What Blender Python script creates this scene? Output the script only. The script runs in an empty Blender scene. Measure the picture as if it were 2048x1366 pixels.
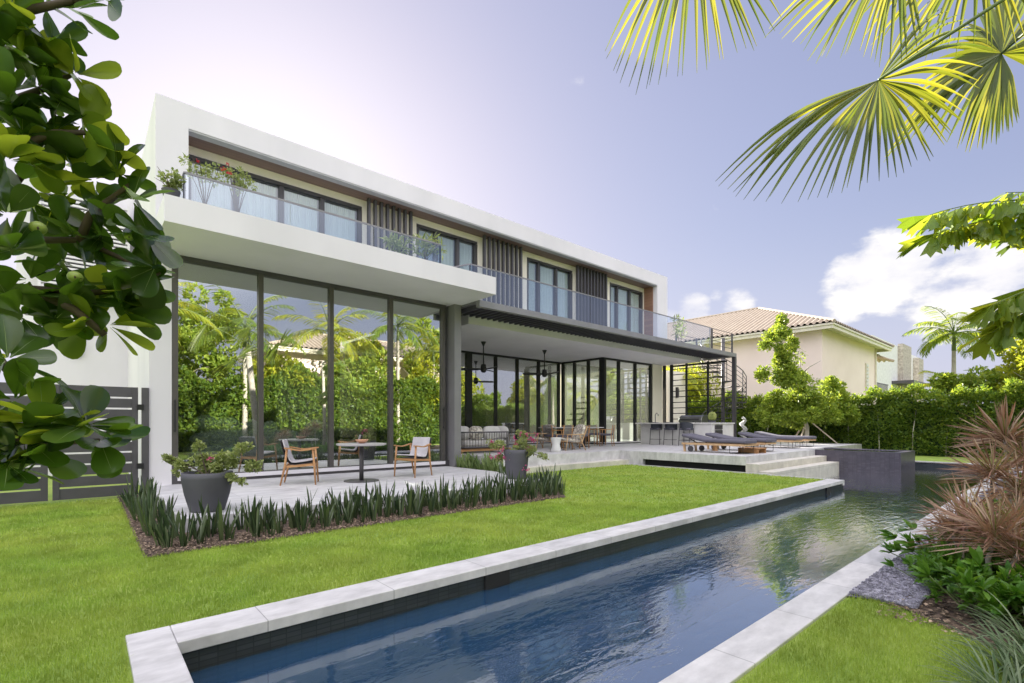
import bpy, math, random
import numpy as np
from mathutils import Vector, Matrix
R = math.radians
rnd = random.Random(7)
nr = np.random.default_rng(11)
scene = bpy.context.scene
COL = scene.collection

# ---------------------------------------------------------------- camera
CH = 1.30
AX = math.atan2(1124.0, 980.0)
CA, SA = math.cos(AX), math.sin(AX)
cam_d = bpy.data.cameras.new('camera')
cam_d.sensor_width = 36.0
cam_d.lens = 36.0 * 980.0 / 2048.0
cam_d.shift_y = (848.0 - 683.0) / 2048.0
cam_d.clip_start = 0.05
cam_d.clip_end = 3000
cam = bpy.data.objects.new('camera', cam_d)
COL.objects.link(cam)
cam.location = (0, 0, CH)
cam.rotation_euler = (R(90), 0, AX - R(90))
scene.camera = cam

# ---------------------------------------------------------------- light
SUN_EL, SUN_AZ = R(21.0), R(75.0)          # azimuth measured from +X
SDIR = Vector((math.cos(SUN_EL) * math.cos(SUN_AZ), math.cos(SUN_EL) * math.sin(SUN_AZ), math.sin(SUN_EL)))
sd = bpy.data.lights.new('sun', 'SUN')
sd.energy = 5.0
sd.angle = R(0.6)
sd.color = (1.0, 0.93, 0.80)
sun = bpy.data.objects.new('sun', sd)
COL.objects.link(sun)
sun.rotation_euler = SDIR.to_track_quat('Z', 'Y').to_euler()
sun.location = (0, 0, 30)
scene.view_settings.view_transform = 'Standard'
scene.view_settings.look = 'None'
scene.view_settings.exposure = 2.05
scene.view_settings.gamma = 1.0

def pxdir(px, py):
    u, v = (px - 1024) / 980.0, (848 - py) / 980.0
    return Vector((CA + u * SA, SA - u * CA, v)).normalized()

W = bpy.data.worlds.new('World')
scene.world = W
W.use_nodes = True
nt = W.node_tree
nt.nodes.clear()
def wn(t, **kw):
    n = nt.nodes.new(t)
    for k, v in kw.items(): setattr(n, k, v)
    return n
def wl(a, b): nt.links.new(a, b)
def wmath(op, a, b=None, c=None, clamp=False):
    n = wn('ShaderNodeMath', operation=op); n.use_clamp = clamp
    for i, x in enumerate((a, b, c)):
        if x is None: continue
        if isinstance(x, (int, float)): n.inputs[i].default_value = x
        else: wl(x, n.inputs[i])
    return n.outputs[0]
def wramp(x, a, b):
    n = wn('ShaderNodeMapRange', interpolation_type='SMOOTHSTEP')
    n.inputs[1].default_value = a; n.inputs[2].default_value = b
    wl(x, n.inputs[0]); return n.outputs[0]
def wmix(f, a, b):
    n = wn('ShaderNodeMix', data_type='RGBA')
    if isinstance(f, float): n.inputs[0].default_value = f
    else: wl(f, n.inputs[0])
    for s, x in ((6, a), (7, b)):
        if isinstance(x, tuple): n.inputs[s].default_value = (*x, 1)
        else: wl(x, n.inputs[s])
    return n.outputs[2]
def wdot(vec, d):
    n = wn('ShaderNodeVectorMath', operation='DOT_PRODUCT')
    wl(vec, n.inputs[0]); n.inputs[1].default_value = d
    return n.outputs['Value']
out = wn('ShaderNodeOutputWorld')
bg = wn('ShaderNodeBackground')
tc = wn('ShaderNodeTexCoord')
DV = tc.outputs['Generated']
sky = wn('ShaderNodeTexSky', sky_type='NISHITA')
sky.sun_disc = False
sky.sun_elevation = SUN_EL
sky.sun_rotation = R(90) - SUN_AZ
sky.air_density = 1.0
sky.dust_density = 1.4
sky.ozone_density = 2.2
sky.altitude = 0
SKYC = sky.outputs[0]
# clouds: lumps of white at given directions, broken up by noise
nz = wn('ShaderNodeTexNoise'); nz.inputs['Scale'].default_value = 9.0; nz.inputs['Detail'].default_value = 9; nz.inputs['Roughness'].default_value = 0.58
mp = wn('ShaderNodeMapping'); mp.inputs['Scale'].default_value = (1, 1, 1.9)
wl(DV, mp.inputs[0]); wl(mp.outputs[0], nz.inputs[0])
NZ = nz.outputs[0]
total = None
CL = [((1790, 560), 0.10, 1.0), ((1715, 555), .06, .8), ((1880, 600), .085, 1.0), ((1960, 570), .10, .95), ((2060, 590), .13, .8), ((1700, 620), .05, .8),
      ((1480, 603), .045, .9), ((1385, 628), .055, 1.0), ((1435, 596), .025, .6), ((1340, 640), .05, .9), ((1155, 172), .030, .40), ((1168, 213), .028, .33), ((1195, 262), .02, .25)]
for (pp, rad, st) in CL:
    d = pxdir(*pp)
    a = wmath('SUBTRACT', 1.0, wdot(DV, d))            # ~ angle^2/2
    g = wmath('MULTIPLY', wmath('SUBTRACT', 1.0, wmath('MULTIPLY', a, 2.0 / (rad * rad)), clamp=True), st)
    total = g if total is None else wmath('MAXIMUM', total, g)
# unseen bright clouds overhead and behind the viewer, added to brighten the facade
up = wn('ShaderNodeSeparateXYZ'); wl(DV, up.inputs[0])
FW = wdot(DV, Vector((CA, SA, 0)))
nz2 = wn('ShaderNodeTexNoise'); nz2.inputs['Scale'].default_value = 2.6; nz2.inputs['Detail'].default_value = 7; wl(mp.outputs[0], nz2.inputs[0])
cm = wmath('ADD', total, wmath('MULTIPLY', wmath('SUBTRACT', NZ, 0.5), 2.0))
CLOUD = wramp(cm, 0.44, 0.88)
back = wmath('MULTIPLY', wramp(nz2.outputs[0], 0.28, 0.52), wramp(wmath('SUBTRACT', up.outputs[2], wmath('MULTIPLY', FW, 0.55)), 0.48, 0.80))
gray = wn('ShaderNodeRGBToBW'); wl(SKYC, gray.inputs[0])
TINT = wn('ShaderNodeMix', data_type='RGBA', blend_type='MULTIPLY'); TINT.inputs[0].default_value = 1.0
# glare near the sun rolls off instead of clipping: c / (1 + c / 6), per channel
ro = wn('ShaderNodeVectorMath', operation='SCALE'); wl(SKYC, ro.inputs[0]); ro.inputs['Scale'].default_value = 1 / 6.0
ra = wn('ShaderNodeVectorMath', operation='ADD'); wl(ro.outputs[0], ra.inputs[0]); ra.inputs[1].default_value = (1, 1, 1)
rd = wn('ShaderNodeVectorMath', operation='DIVIDE'); wl(SKYC, rd.inputs[0]); wl(ra.outputs[0], rd.inputs[1])
HZ = wn('ShaderNodeVectorMath', operation='ADD'); wl(rd.outputs[0], HZ.inputs[0]); HZ.inputs[1].default_value = (.78, .62, 1.02)   # thin high veil
wl(HZ.outputs[0], TINT.inputs[6]); TINT.inputs[7].default_value = (1.0, 0.99, 1.03, 1)
hz = wmath('MULTIPLY', wramp(up.outputs[2], 0.36, 0.02), 0.75)
lp = wmix(hz, TINT.outputs[2], (3.2, 3.25, 4.05))
cs = wmix(wramp(wmath('ADD', nz2.outputs[0], wmath('MULTIPLY', NZ, .5)), .62, .86), (3.9, 3.95, 4.5), (5.4, 5.25, 5.1))     # grey hollows, bright tops
lp = wmix(CLOUD, lp, cs)
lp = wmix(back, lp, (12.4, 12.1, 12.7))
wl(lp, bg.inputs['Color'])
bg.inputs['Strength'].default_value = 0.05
wl(bg.outputs[0], out.inputs[0])

# ---------------------------------------------------------------- pixel -> point helpers (lay-out only)
def hd(px):
    u = (px - 1024) / 980.0
    return CA + u * SA, SA - u * CA
def onZ(px, py, z):
    f = 980.0 * (CH - z) / (py - 848.0); a, b = hd(px)
    return Vector((a * f, b * f, z))
def onY(px, py, Y):
    a, b = hd(px); f = Y / b
    return Vector((a * f, Y, CH + (848.0 - py) / 980.0 * f))
def atF(px, py, f):
    a, b = hd(px)
    return Vector((a * f, b * f, CH + (848.0 - py) / 980.0 * f))
def xY(px, Y): return onY(px, 848, Y).x
def yX(px, X):
    a, b = hd(px); return b * X / a

# ---------------------------------------------------------------- materials
MATS = {}
def newmat(name):
    m = bpy.data.materials.new(name); m.use_nodes = True; MATS[name] = m
    return m, m.node_tree, m.node_tree.nodes['Principled BSDF']
def inp(b, k, v):
    if k in b.inputs: b.inputs[k].default_value = v
def c4(c): return (c[0], c[1], c[2], 1)
def pm(name, c1, c2=None, scale=4.0, rough=0.6, bump=0.0, bscale=60.0, metal=0.0, stretch=(1, 1, 1), spec=0.5, detail=5, contrast=(0.35, 0.65), coat=0.0, isl=0.0):
    m, t, b = newmat(name)
    N, L = t.nodes, t.links
    inp(b, 'Roughness', rough); inp(b, 'Metallic', metal); inp(b, 'Specular IOR Level', spec); inp(b, 'Coat Weight', coat)
    g = N.new('ShaderNodeTexCoord'); mpn = N.new('ShaderNodeMapping'); mpn.inputs['Scale'].default_value = stretch
    L.new(g.outputs['Object'], mpn.inputs[0])
    if c2 is None: c2 = tuple(x * 0.86 for x in c1)
    n = N.new('ShaderNodeTexNoise'); n.inputs['Scale'].default_value = scale; n.inputs['Detail'].default_value = detail
    L.new(mpn.outputs[0], n.inputs[0])
    mr = N.new('ShaderNodeMapRange'); mr.inputs[1].default_value = contrast[0]; mr.inputs[2].default_value = contrast[1]
    L.new(n.outputs[0], mr.inputs[0])
    mx = N.new('ShaderNodeMix'); mx.data_type = 'RGBA'
    mx.inputs[6].default_value = c4(c1); mx.inputs[7].default_value = c4(c2)
    L.new(mr.outputs[0], mx.inputs[0])
    col = mx.outputs[2]
    if isl:
        ge = N.new('ShaderNodeNewGeometry'); m2 = N.new('ShaderNodeMapRange')
        m2.inputs[3].default_value = 1 - isl; m2.inputs[4].default_value = 1 + isl
        L.new(ge.outputs['Random Per Island'], m2.inputs[0])
        mm = N.new('ShaderNodeVectorMath'); mm.operation = 'SCALE'
        L.new(col, mm.inputs[0]); L.new(m2.outputs[0], mm.inputs['Scale']); col = mm.outputs[0]
    L.new(col, b.inputs['Base Color'])
    if bump:
        n2 = N.new('ShaderNodeTexNoise'); n2.inputs['Scale'].default_value = bscale; n2.inputs['Detail'].default_value = 4
        L.new(mpn.outputs[0], n2.inputs[0])
        bp = N.new('ShaderNodeBump'); bp.inputs['Strength'].default_value = bump; bp.inputs['Distance'].default_value = 0.01
        L.new(n2.outputs[0], bp.inputs['Height']); L.new(bp.outputs[0], b.inputs['Normal'])
    return m
def leafm(name, c1, c2, tcol, tr=0.4, rough=0.45, spec=0.4, isl=True):
    """leaf: two-tone per leaf, light passes through"""
    m, t, b = newmat(name)
    N, L = t.nodes, t.links
    inp(b, 'Roughness', rough); inp(b, 'Specular IOR Level', spec)
    ge = N.new('ShaderNodeNewGeometry')
    mx = N.new('ShaderNodeMix'); mx.data_type = 'RGBA'
    mx.inputs[6].default_value = c4(c1); mx.inputs[7].default_value = c4(c2)
    L.new(ge.outputs['Random Per Island'], mx.inputs[0])
    g = N.new('ShaderNodeTexCoord'); n = N.new('ShaderNodeTexNoise'); n.inputs['Scale'].default_value = 1.3
    L.new(g.outputs['Object'], n.inputs[0])
    hv = N.new('ShaderNodeMapRange'); hv.inputs[1].default_value = .3; hv.inputs[2].default_value = .7; hv.inputs[3].default_value = .75; hv.inputs[4].default_value = 1.25
    L.new(n.outputs[0], hv.inputs[0])
    sc = N.new('ShaderNodeVectorMath'); sc.operation = 'SCALE'
    L.new(mx.outputs[2], sc.inputs[0]); L.new(hv.outputs[0], sc.inputs['Scale'])
    L.new(sc.outputs[0], b.inputs['Base Color'])
    tl = N.new('ShaderNodeBsdfTranslucent')
    fr_ = N.new('ShaderNodeMath'); fr_.operation = 'MULTIPLY'; L.new(ge.outputs['Random Per Island'], fr_.inputs[0]); fr_.inputs[1].default_value = 7.31
    f2_ = N.new('ShaderNodeMath'); f2_.operation = 'FRACT'; L.new(fr_.outputs[0], f2_.inputs[0])
    tm_ = N.new('ShaderNodeMix'); tm_.data_type = 'RGBA'; L.new(f2_.outputs[0], tm_.inputs[0]); tm_.inputs[6].default_value = (tcol[0] * .28, tcol[1] * .42, tcol[2] * .3, 1); tm_.inputs[7].default_value = (tcol[0] * 1.15, tcol[1] * 1.1, tcol[2], 1); L.new(tm_.outputs[2], tl.inputs[0])
    ms = N.new('ShaderNodeMixShader'); ms.inputs[0].default_value = tr
    L.new(b.outputs[0], ms.inputs[1]); L.new(tl.outputs[0], ms.inputs[2])
    L.new(ms.outputs[0], N['Material Output'].inputs[0])
    return m
def planks(name, c1, c2, axis, width, rough=0.5, gap=0.04, gcol=0.3, off=0.0):
    """boards or tiles across one object axis, tone per board, fine grain along it"""
    m, t, b = newmat(name); N, L = t.nodes, t.links
    inp(b, 'Roughness', rough)
    g = N.new('ShaderNodeTexCoord'); s = N.new('ShaderNodeSeparateXYZ'); L.new(g.outputs['Object'], s.inputs[0])
    def mth(op, a, v):
        n = N.new('ShaderNodeMath'); n.operation = op
        L.new(a, n.inputs[0])
        if v is not None: n.inputs[1].default_value = v
        return n.outputs[0]
    x = mth('DIVIDE', mth('ADD', s.outputs[axis], off + 50), width)
    fl = mth('FLOOR', x, None); fr = mth('FRACT', x, None)
    wnz = N.new('ShaderNodeTexWhiteNoise'); wnz.noise_dimensions = '1D'; L.new(fl, wnz.inputs['W'])
    mpn = N.new('ShaderNodeMapping'); sc = [3, 3, 3]; sc[axis] = 40; mpn.inputs['Scale'].default_value = sc
    L.new(g.outputs['Object'], mpn.inputs[0])
    n = N.new('ShaderNodeTexNoise'); n.inputs['Scale'].default_value = 2.0; n.inputs['Detail'].default_value = 5; L.new(mpn.outputs[0], n.inputs[0])
    ad = N.new('ShaderNodeMath'); ad.operation = 'MULTIPLY_ADD'; L.new(wnz.outputs[0], ad.inputs[0]); ad.inputs[1].default_value = .6
    L.new(mth('MULTIPLY', n.outputs[0], .5), ad.inputs[2])
    mx = N.new('ShaderNodeMix'); mx.data_type = 'RGBA'; mx.inputs[6].default_value = c4(c1); mx.inputs[7].default_value = c4(c2)
    L.new(ad.outputs[0], mx.inputs[0])
    gp = mth('LESS_THAN', fr, gap)
    m2 = N.new('ShaderNodeMix'); m2.data_type = 'RGBA'; m2.inputs[7].default_value = c4([q * gcol for q in c1])
    L.new(gp, m2.inputs[0]); L.new(mx.outputs[2], m2.inputs[6]); L.new(m2.outputs[2], b.inputs['Base Color'])
    return m
def tiles(name, c1, c2, gcol, w, h, rough, bumpn=0.2, offset=0.0, gap=0.006, plane='xy', spec=.5):
    m, t, b = newmat(name); N, L = t.nodes, t.links
    inp(b, 'Roughness', rough); inp(b, 'Specular IOR Level', spec)
    g = N.new('ShaderNodeTexCoord'); src = g.outputs['Object']
    if plane == 'xyz':       # wall tiles: run along x+y, up z
        s = N.new('ShaderNodeSeparateXYZ'); L.new(src, s.inputs[0]); a = N.new('ShaderNodeMath'); L.new(s.outputs[0], a.inputs[0]); L.new(s.outputs[1], a.inputs[1])
        cx = N.new('ShaderNodeCombineXYZ'); L.new(a.outputs[0], cx.inputs[0]); L.new(s.outputs[2], cx.inputs[1]); src = cx.outputs[0]
    br = N.new('ShaderNodeTexBrick'); br.offset = offset; br.inputs['Scale'].default_value = 1.0
    br.inputs['Mortar Size'].default_value = gap; br.inputs['Brick Width'].default_value = w; br.inputs['Row Height'].default_value = h
    br.inputs['Color1'].default_value = c4(c1); br.inputs['Color2'].default_value = c4(c2); br.inputs['Mortar'].default_value = c4(gcol)
    L.new(src, br.inputs[0])
    n = N.new('ShaderNodeTexNoise'); n.inputs['Scale'].default_value = 3.0; n.inputs['Detail'].default_value = 8; n.inputs['Roughness'].default_value = .65
    mpn = N.new('ShaderNodeMapping'); mpn.inputs['Scale'].default_value = (1, 2.2, 1); L.new(g.outputs['Object'], mpn.inputs[0]); L.new(mpn.outputs[0], n.inputs[0])
    mr = N.new('ShaderNodeMapRange'); mr.inputs[1].default_value = .3; mr.inputs[2].default_value = .75; mr.inputs[3].default_value = 1 + bumpn * .4; mr.inputs[4].default_value = 1 - bumpn
    L.new(n.outputs[0], mr.inputs[0])
    sc = N.new('ShaderNodeVectorMath'); sc.operation = 'SCALE'; L.new(br.outputs[0], sc.inputs[0]); L.new(mr.outputs[0], sc.inputs['Scale'])
    L.new(sc.outputs[0], b.inputs['Base Color'])
    return m

pm('white_render', (.77, .745, .79), (.70, .68, .72), scale=.9, stretch=(1, 1, .35), rough=.85, bump=.12, bscale=180)
pm('white_soffit', (.76, .76, .77), (.72, .72, .73), scale=.8, rough=.85)
pm('cream_render', (.88, .83, .72), (.84, .79, .68), scale=1.5, rough=.85, bump=.1, bscale=150)
pm('stone_face', (.74, .70, .63), (.60, .56, .50), scale=2.2, rough=.7, bump=.1, bscale=50)
pm('dark_metal', (.085, .08, .088), (.072, .068, .075), scale=2, rough=.42, metal=.2)
pm('bronze_metal', (.10, .09, .088), (.085, .08, .078), scale=2, rough=.4, metal=.2)
pm('black_metal', (.03, .03, .034), (.022, .022, .025), rough=.4, metal=.3)
pm('grey_metal', (.27, .262, .28), (.235, .23, .245), scale=2, rough=.45, metal=.2)
pm('slat_violet', (.075, .07, .10), (.06, .055, .08), rough=.5)
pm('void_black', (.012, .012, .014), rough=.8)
pm('lip_grey', (.46, .46, .48), (.42, .42, .44), rough=.6)
planks('soffit_wood', (.25, .165, .13), (.17, .11, .09), 1, .12, .5)
planks('soffit_wood_side', (.36, .2, .13), (.25, .13, .09), 2, .12, .5)
tiles('travertine', (.66, .65, .66), (.60, .59, .62), (.44, .43, .45), .9, .6, .45, .34, gap=.004)
tiles('travertine_face', (.66, .62, .56), (.60, .57, .52), (.40, .38, .36), 1.2, .5, .6, .3, plane='xyz', gap=.004)
tiles('coping_stone', (.66, .64, .65), (.58, .57, .59), (.33, .32, .33), .9, 50, .5, .36, gap=.0035)
pm('mulch', (.16, .11, .08), (.05, .035, .03), scale=22, rough=.95, bump=1.0, bscale=70, contrast=(.4, .6))
pm('soil', (.07, .05, .04), (.035, .025, .02), scale=18, rough=.95, bump=1.0, bscale=50)
tiles('pool_tile', (.030, .036, .045), (.045, .052, .062), (.02, .024, .03), .10, .035, .3, .3, plane='xyz', gap=.004)
tiles('spa_tile', (.075, .068, .09), (.10, .09, .115), (.06, .05, .07), .12, .04, .35, .3, plane='xyz', gap=.004)
tiles('pool_floor_tile', (.06, .20, .46), (.07, .23, .50), (.05, .19, .46), .3, .3, .4, .2, gap=.006)

pm('curtain', (.90, .93, .92), (.86, .89, .88), scale=2, rough=.9)
pm('room_wall', (.36, .34, .32), rough=.9)
pm('partition_cream', (.80, .74, .60), rough=.9)
pm('floor_stone', (.6, .59, .57), rough=.25)
pm('stake_wood', (.62, .52, .42), rough=.8)
pm('teak', (.50, .27, .12), (.40, .20, .08), scale=6, rough=.5, stretch=(1, 1, 6))
pm('light_teak', (.62, .42, .24), (.52, .33, .18), scale=6, rough=.5)
pm('wall_paint', (.88, .75, .70), (.83, .70, .65), scale=.7, rough=.9)
pm('trim_paint', (.74, .70, .58), rough=.8)
pm('plain_white', (.75, .75, .74), rough=.8)
pm('stone_clad', (.55, .50, .43), (.32, .28, .24), scale=5, rough=.9, bump=.8, bscale=12)
pm('gate_metal', (.085, .08, .092), (.07, .066, .075), rough=.5)
def glass_mat(name, tint, refl, rough=0.0, bump=0.0, gcol=(.95, .97, .97)):
    m, t, b = newmat(name); N, L = t.nodes, t.links
    N.remove(b)
    tr = N.new('ShaderNodeBsdfTransparent'); tr.inputs[0].default_value = c4(tint)
    gl = N.new('ShaderNodeBsdfGlossy'); gl.inputs['Roughness'].default_value = rough; gl.inputs['Color'].default_value = c4(gcol)
    fr = N.new('ShaderNodeFresnel'); fr.inputs[0].default_value = 1.5
    mr = N.new('ShaderNodeMapRange'); mr.inputs[1].default_value = .04; mr.inputs[2].default_value = 1.0; mr.inputs[3].default_value = refl; mr.inputs[4].default_value = 1.0
    L.new(fr.outputs[0], mr.inputs[0])
    ge = N.new('ShaderNodeNewGeometry'); fb = N.new('ShaderNodeMath'); fb.operation = 'SUBTRACT'; fb.inputs[0].default_value = 1.0; L.new(ge.outputs['Backfacing'], fb.inputs[1])
    fm = N.new('ShaderNodeMath'); fm.operation = 'MULTIPLY'; L.new(mr.outputs[0], fm.inputs[0]); L.new(fb.outputs[0], fm.inputs[1])
    ms = N.new('ShaderNodeMixShader'); L.new(fm.outputs[0], ms.inputs[0]); L.new(tr.outputs[0], ms.inputs[1]); L.new(gl.outputs[0], ms.inputs[2])
    L.new(ms.outputs[0], N['Material Output'].inputs[0])
    if bump:
        g = N.new('ShaderNodeTexCoord'); n = N.new('ShaderNodeTexNoise'); n.inputs['Scale'].default_value = .9; n.inputs['Detail'].default_value = 1
        L.new(g.outputs['Object'], n.inputs[0]); bp = N.new('ShaderNodeBump'); bp.inputs['Strength'].default_value = bump; bp.inputs['Distance'].default_value = .02
        L.new(n.outputs[0], bp.inputs['Height']); L.new(bp.outputs[0], gl.inputs['Normal'])
    return m
glass_mat('window_glass', (.74, .79, .76), .52, 0, .03)
glass_mat('upper_glass', (.85, .89, .89), .16, 0, .03)
glass_mat('rail_glass', (.90, .93, .97), .16, 0, .0, (.85, .92, 1))

# ---------------------------------------------------------------- mesh builder
class MB:
    def __init__(s): s.V = []; s.F = []; s.n = 0; s.M = []
    def add(s, v, f, mi=0):
        v = np.asarray(v, float).reshape(-1, 3); s.V.append(v)
        for q in f: s.F.append([i + s.n for i in q])
        s.M.extend([mi] * len(f)); s.n += len(v); return s
    def box(s, x0, x1, y0, y1, z0, z1, mi=0):
        v = [(x, y, z) for z in (z0, z1) for y in (y0, y1) for x in (x0, x1)]
        return s.add(v, [(0, 2, 3, 1), (4, 5, 7, 6), (0, 1, 5, 4), (2, 6, 7, 3), (0, 4, 6, 2), (1, 3, 7, 5)], mi)
    def bar(s, a, b, w, h=None, up=(0, 0, 1), mi=0):
        """box beam from a to b, w wide (sideways), h deep (up)"""
        h = h or w; a = Vector(a); b = Vector(b); d = (b - a).normalized(); up = Vector(up)
        if abs(d.dot(up)) > .98: up = Vector((1, 0, 0)) if abs(d.x) < .9 else Vector((0, 1, 0))
        sx = d.cross(up).normalized() * w / 2; uz = sx.cross(d).normalized() * h / 2
        v = [p + i * sx + j * uz for p in (a, b) for j in (-1, 1) for i in (-1, 1)]
        return s.add(v, [(0, 1, 3, 2), (4, 6, 7, 5), (0, 4, 5, 1), (2, 3, 7, 6), (0, 2, 6, 4), (1, 5, 7, 3)], mi)
    def tube(s, pts, r, n=8, cap=True, mi=0):
        pts = [Vector(p) for p in pts]
        rs = r if hasattr(r, '__len__') else [r] * len(pts)
        V = []; pu = None
        for i, p in enumerate(pts):
            d = (pts[min(i + 1, len(pts) - 1)] - pts[max(i - 1, 0)]).normalized()
            if pu is None: pu = d.orthogonal().normalized()
            pu = (pu - d * pu.dot(d)).normalized(); w = d.cross(pu)
            for k in range(n):
                a = 2 * math.pi * k / n; V.append(p + (pu * math.cos(a) + w * math.sin(a)) * rs[i])
        F = [(i * n + k, i * n + (k + 1) % n, (i + 1) * n + (k + 1) % n, (i + 1) * n + k) for i in range(len(pts) - 1) for k in range(n)]
        if cap: F += [tuple(range(n - 1, -1, -1)), tuple(range((len(pts) - 1) * n, len(pts) * n))]
        return s.add(V, F, mi)
    def lathe(s, prof, c=(0, 0, 0), n=24, mi=0):
        c = Vector(c); V = []
        for (r, z) in prof:
            for k in range(n):
                a = 2 * math.pi * k / n; V.append((c.x + r * math.cos(a), c.y + r * math.sin(a), c.z + z))
        F = [(i * n + k, i * n + (k + 1) % n, (i + 1) * n + (k + 1) % n, (i + 1) * n + k) for i in range(len(prof) - 1) for k in range(n)]
        if prof[0][0] > 1e-4: F.append(tuple(range(n - 1, -1, -1)))
        if prof[-1][0] > 1e-4: F.append(tuple(range((len(prof) - 1) * n, len(prof) * n)))
        return s.add(V, F, mi)
    def quad(s, a, b, c, d, mi=0): return s.add([a, b, c, d], [(0, 1, 2, 3)], mi)
    def pill(s, c, size, e=.25, rot=None, n=6, m=10, mi=0):
        """soft cushion: rounded box (superellipsoid) with its own rotation"""
        c = Vector(c); V = []; N1, M1 = n * 2, m * 2
        f = lambda w, ex: math.copysign(abs(w) ** ex, w)
        for i in range(N1 + 1):
            ph = -math.pi / 2 + math.pi * i / N1
            for j in range(M1):
                th = 2 * math.pi * j / M1
                p = Vector((f(math.cos(ph), e * 1.6) * f(math.cos(th), e) * size[0] / 2, f(math.cos(ph), e * 1.6) * f(math.sin(th), e) * size[1] / 2, f(math.sin(ph), e * 2.4) * size[2] / 2))
                if rot is not None: p = rot @ p
                V.append(c + p)
        F = [(i * M1 + j, i * M1 + (j + 1) % M1, (i + 1) * M1 + (j + 1) % M1, (i + 1) * M1 + j) for i in range(N1) for j in range(M1)]
        return s.add(V, F, mi)
    def scat(s, tv, tf, mats, pos, mi=0):
        """many copies of a template (tv,tf): 3x3 matrices and positions"""
        tv = np.asarray(tv, float); mats = np.asarray(mats); pos = np.asarray(pos)
        V = np.einsum('nij,kj->nki', mats, tv) + pos[:, None, :]
        k = len(tv); n = len(pos)
        s.V.append(V.reshape(-1, 3))
        base = s.n
        for q in tf:
            a = (np.arange(n) * k)[:, None] + np.asarray(q)[None, :] + base
            s.F.append(a)
        s.M.append((mi, n * len(tf))); s.n += n * k
        return s
    def build(s, name, mat, parent=None, smooth=False, bevel=0.0, label=None):
        me = bpy.data.meshes.new(name)
        V = np.concatenate(s.V) if s.V else np.zeros((0, 3))
        q_ = parent
        while q_ is not None: V = V - np.array(q_.location)[None, :]; q_ = q_.parent
        loops, starts, mis = [], [], []; st = 0
        mi_flat = []
        for m_ in s.M:
            if isinstance(m_, tuple): mi_flat.append(np.full(m_[1], m_[0]))
            else: mi_flat.append(np.array([m_]))
        for q in s.F:
            if isinstance(q, np.ndarray):
                loops.append(q.reshape(-1)); k = q.shape[1]; starts.append(st + np.arange(q.shape[0]) * k); st += q.size
            else:
                loops.append(np.array(q)); starts.append(np.array([st])); st += len(q)
        loops = np.concatenate(loops); starts = np.concatenate(starts); mi_flat = np.concatenate(mi_flat)
        me.vertices.add(len(V)); me.vertices.foreach_set('co', V.astype(np.float32).ravel())
        me.loops.add(len(loops)); me.loops.foreach_set('vertex_index', loops.astype(np.int32))
        me.polygons.add(len(starts)); me.polygons.foreach_set('loop_start', starts.astype(np.int32))
        for mm in (mat if isinstance(mat, (list, tuple)) else [mat]): me.materials.append(MATS[mm])
        me.polygons.foreach_set('material_index', mi_flat.astype(np.int32))
        me.polygons.foreach_set('use_smooth', np.full(len(starts), smooth))
        me.update(calc_edges=True); me.validate()
        o = bpy.data.objects.new(name, me); COL.objects.link(o)
        if parent is not None: o.parent = parent
        if bevel:
            md = o.modifiers.new('bevel', 'BEVEL'); md.width = bevel; md.segments = 2; md.limit_method = 'ANGLE'
        if label: o['label'] = label
        return o
def tag(o, label, cat, group=None):
    o['label'] = label; o['category'] = cat
    if group: o['group'] = group
    return o
def thing(name, label, cat, loc=(0, 0, 0), group=None):
    o = bpy.data.objects.new(name, None); COL.objects.link(o); o.location = loc; o.empty_display_size = .1
    return tag(o, label, cat, group)
def struct(o): o['kind'] = 'structure'; return o
def stuff(o, label, cat): o['kind'] = 'stuff'; return tag(o, label, cat)
def place(o, loc, rz=0.0, s=None):
    o.location = loc; o.rotation_euler = (0, 0, rz)
    if s: o.scale = (s, s, s)
    return o
KIDS = {}
def dup(root, loc, rz=0.0, label=None, s=None):
    r = root.copy(); COL.objects.link(r); place(r, loc, rz, s)
    if label: r['label'] = label
    for ch in root.children:
        c = ch.copy(); COL.objects.link(c); c.parent = r
        for g in ch.children:
            d = g.copy(); COL.objects.link(d); d.parent = c
    return r
def box(name, mat, parent, *b, bevel=0.0, label=None):
    return MB().box(*b).build(name, mat, parent, bevel=bevel, label=label)

# ================================================================ SETTING
ZP, ZT, ZW = .18, .44, -.19            # platform, main terrace, water level
PX0, PX1, PY0, PY1 = .408, 21.6, 1.336, 3.479   # pool lap part
GX, GY0 = 13.1, 5.1
# lawn in pieces round the pool, one mesh
def flat(m, pts, z): return m.add([(x, y, z) for x, y in pts], [tuple(range(len(pts)))])
g = MB()
flat(g, [(-60, -60), (.185, -60), (.185, 60), (-60, 60)], 0)
flat(g, [(.185, 3.78), (13.06, 3.78), (13.06, 9.4), (7.45, 9.4), (7.45, 60), (.185, 60)], 0)
flat(g, [(.185, -60), (4.42, -60), (4.42, 1.12), (.185, 1.12)], 0)
flat(g, [(4.42, -60), (60, -60), (60, .62), (4.42, .62)], 0)
flat(g, [(21.86, .62), (60, .62), (60, 60), (21.86, 60)], 0)
flat(g, [(7.45, 12), (21.86, 12), (21.86, 60), (7.45, 60)], 0)
pm('lawn', (.20, .31, .05), (.30, .38, .07), scale=1.6, rough=.9, bump=.6, bscale=160, contrast=(.3, .7))
struct(g.build('lawn', 'lawn'))
pm('far_ground', (.12, .17, .05), rough=.95)
struct(MB().box(-900, 900, -900, 900, -2.2, -2.0).build('ground', 'far_ground'))
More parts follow.
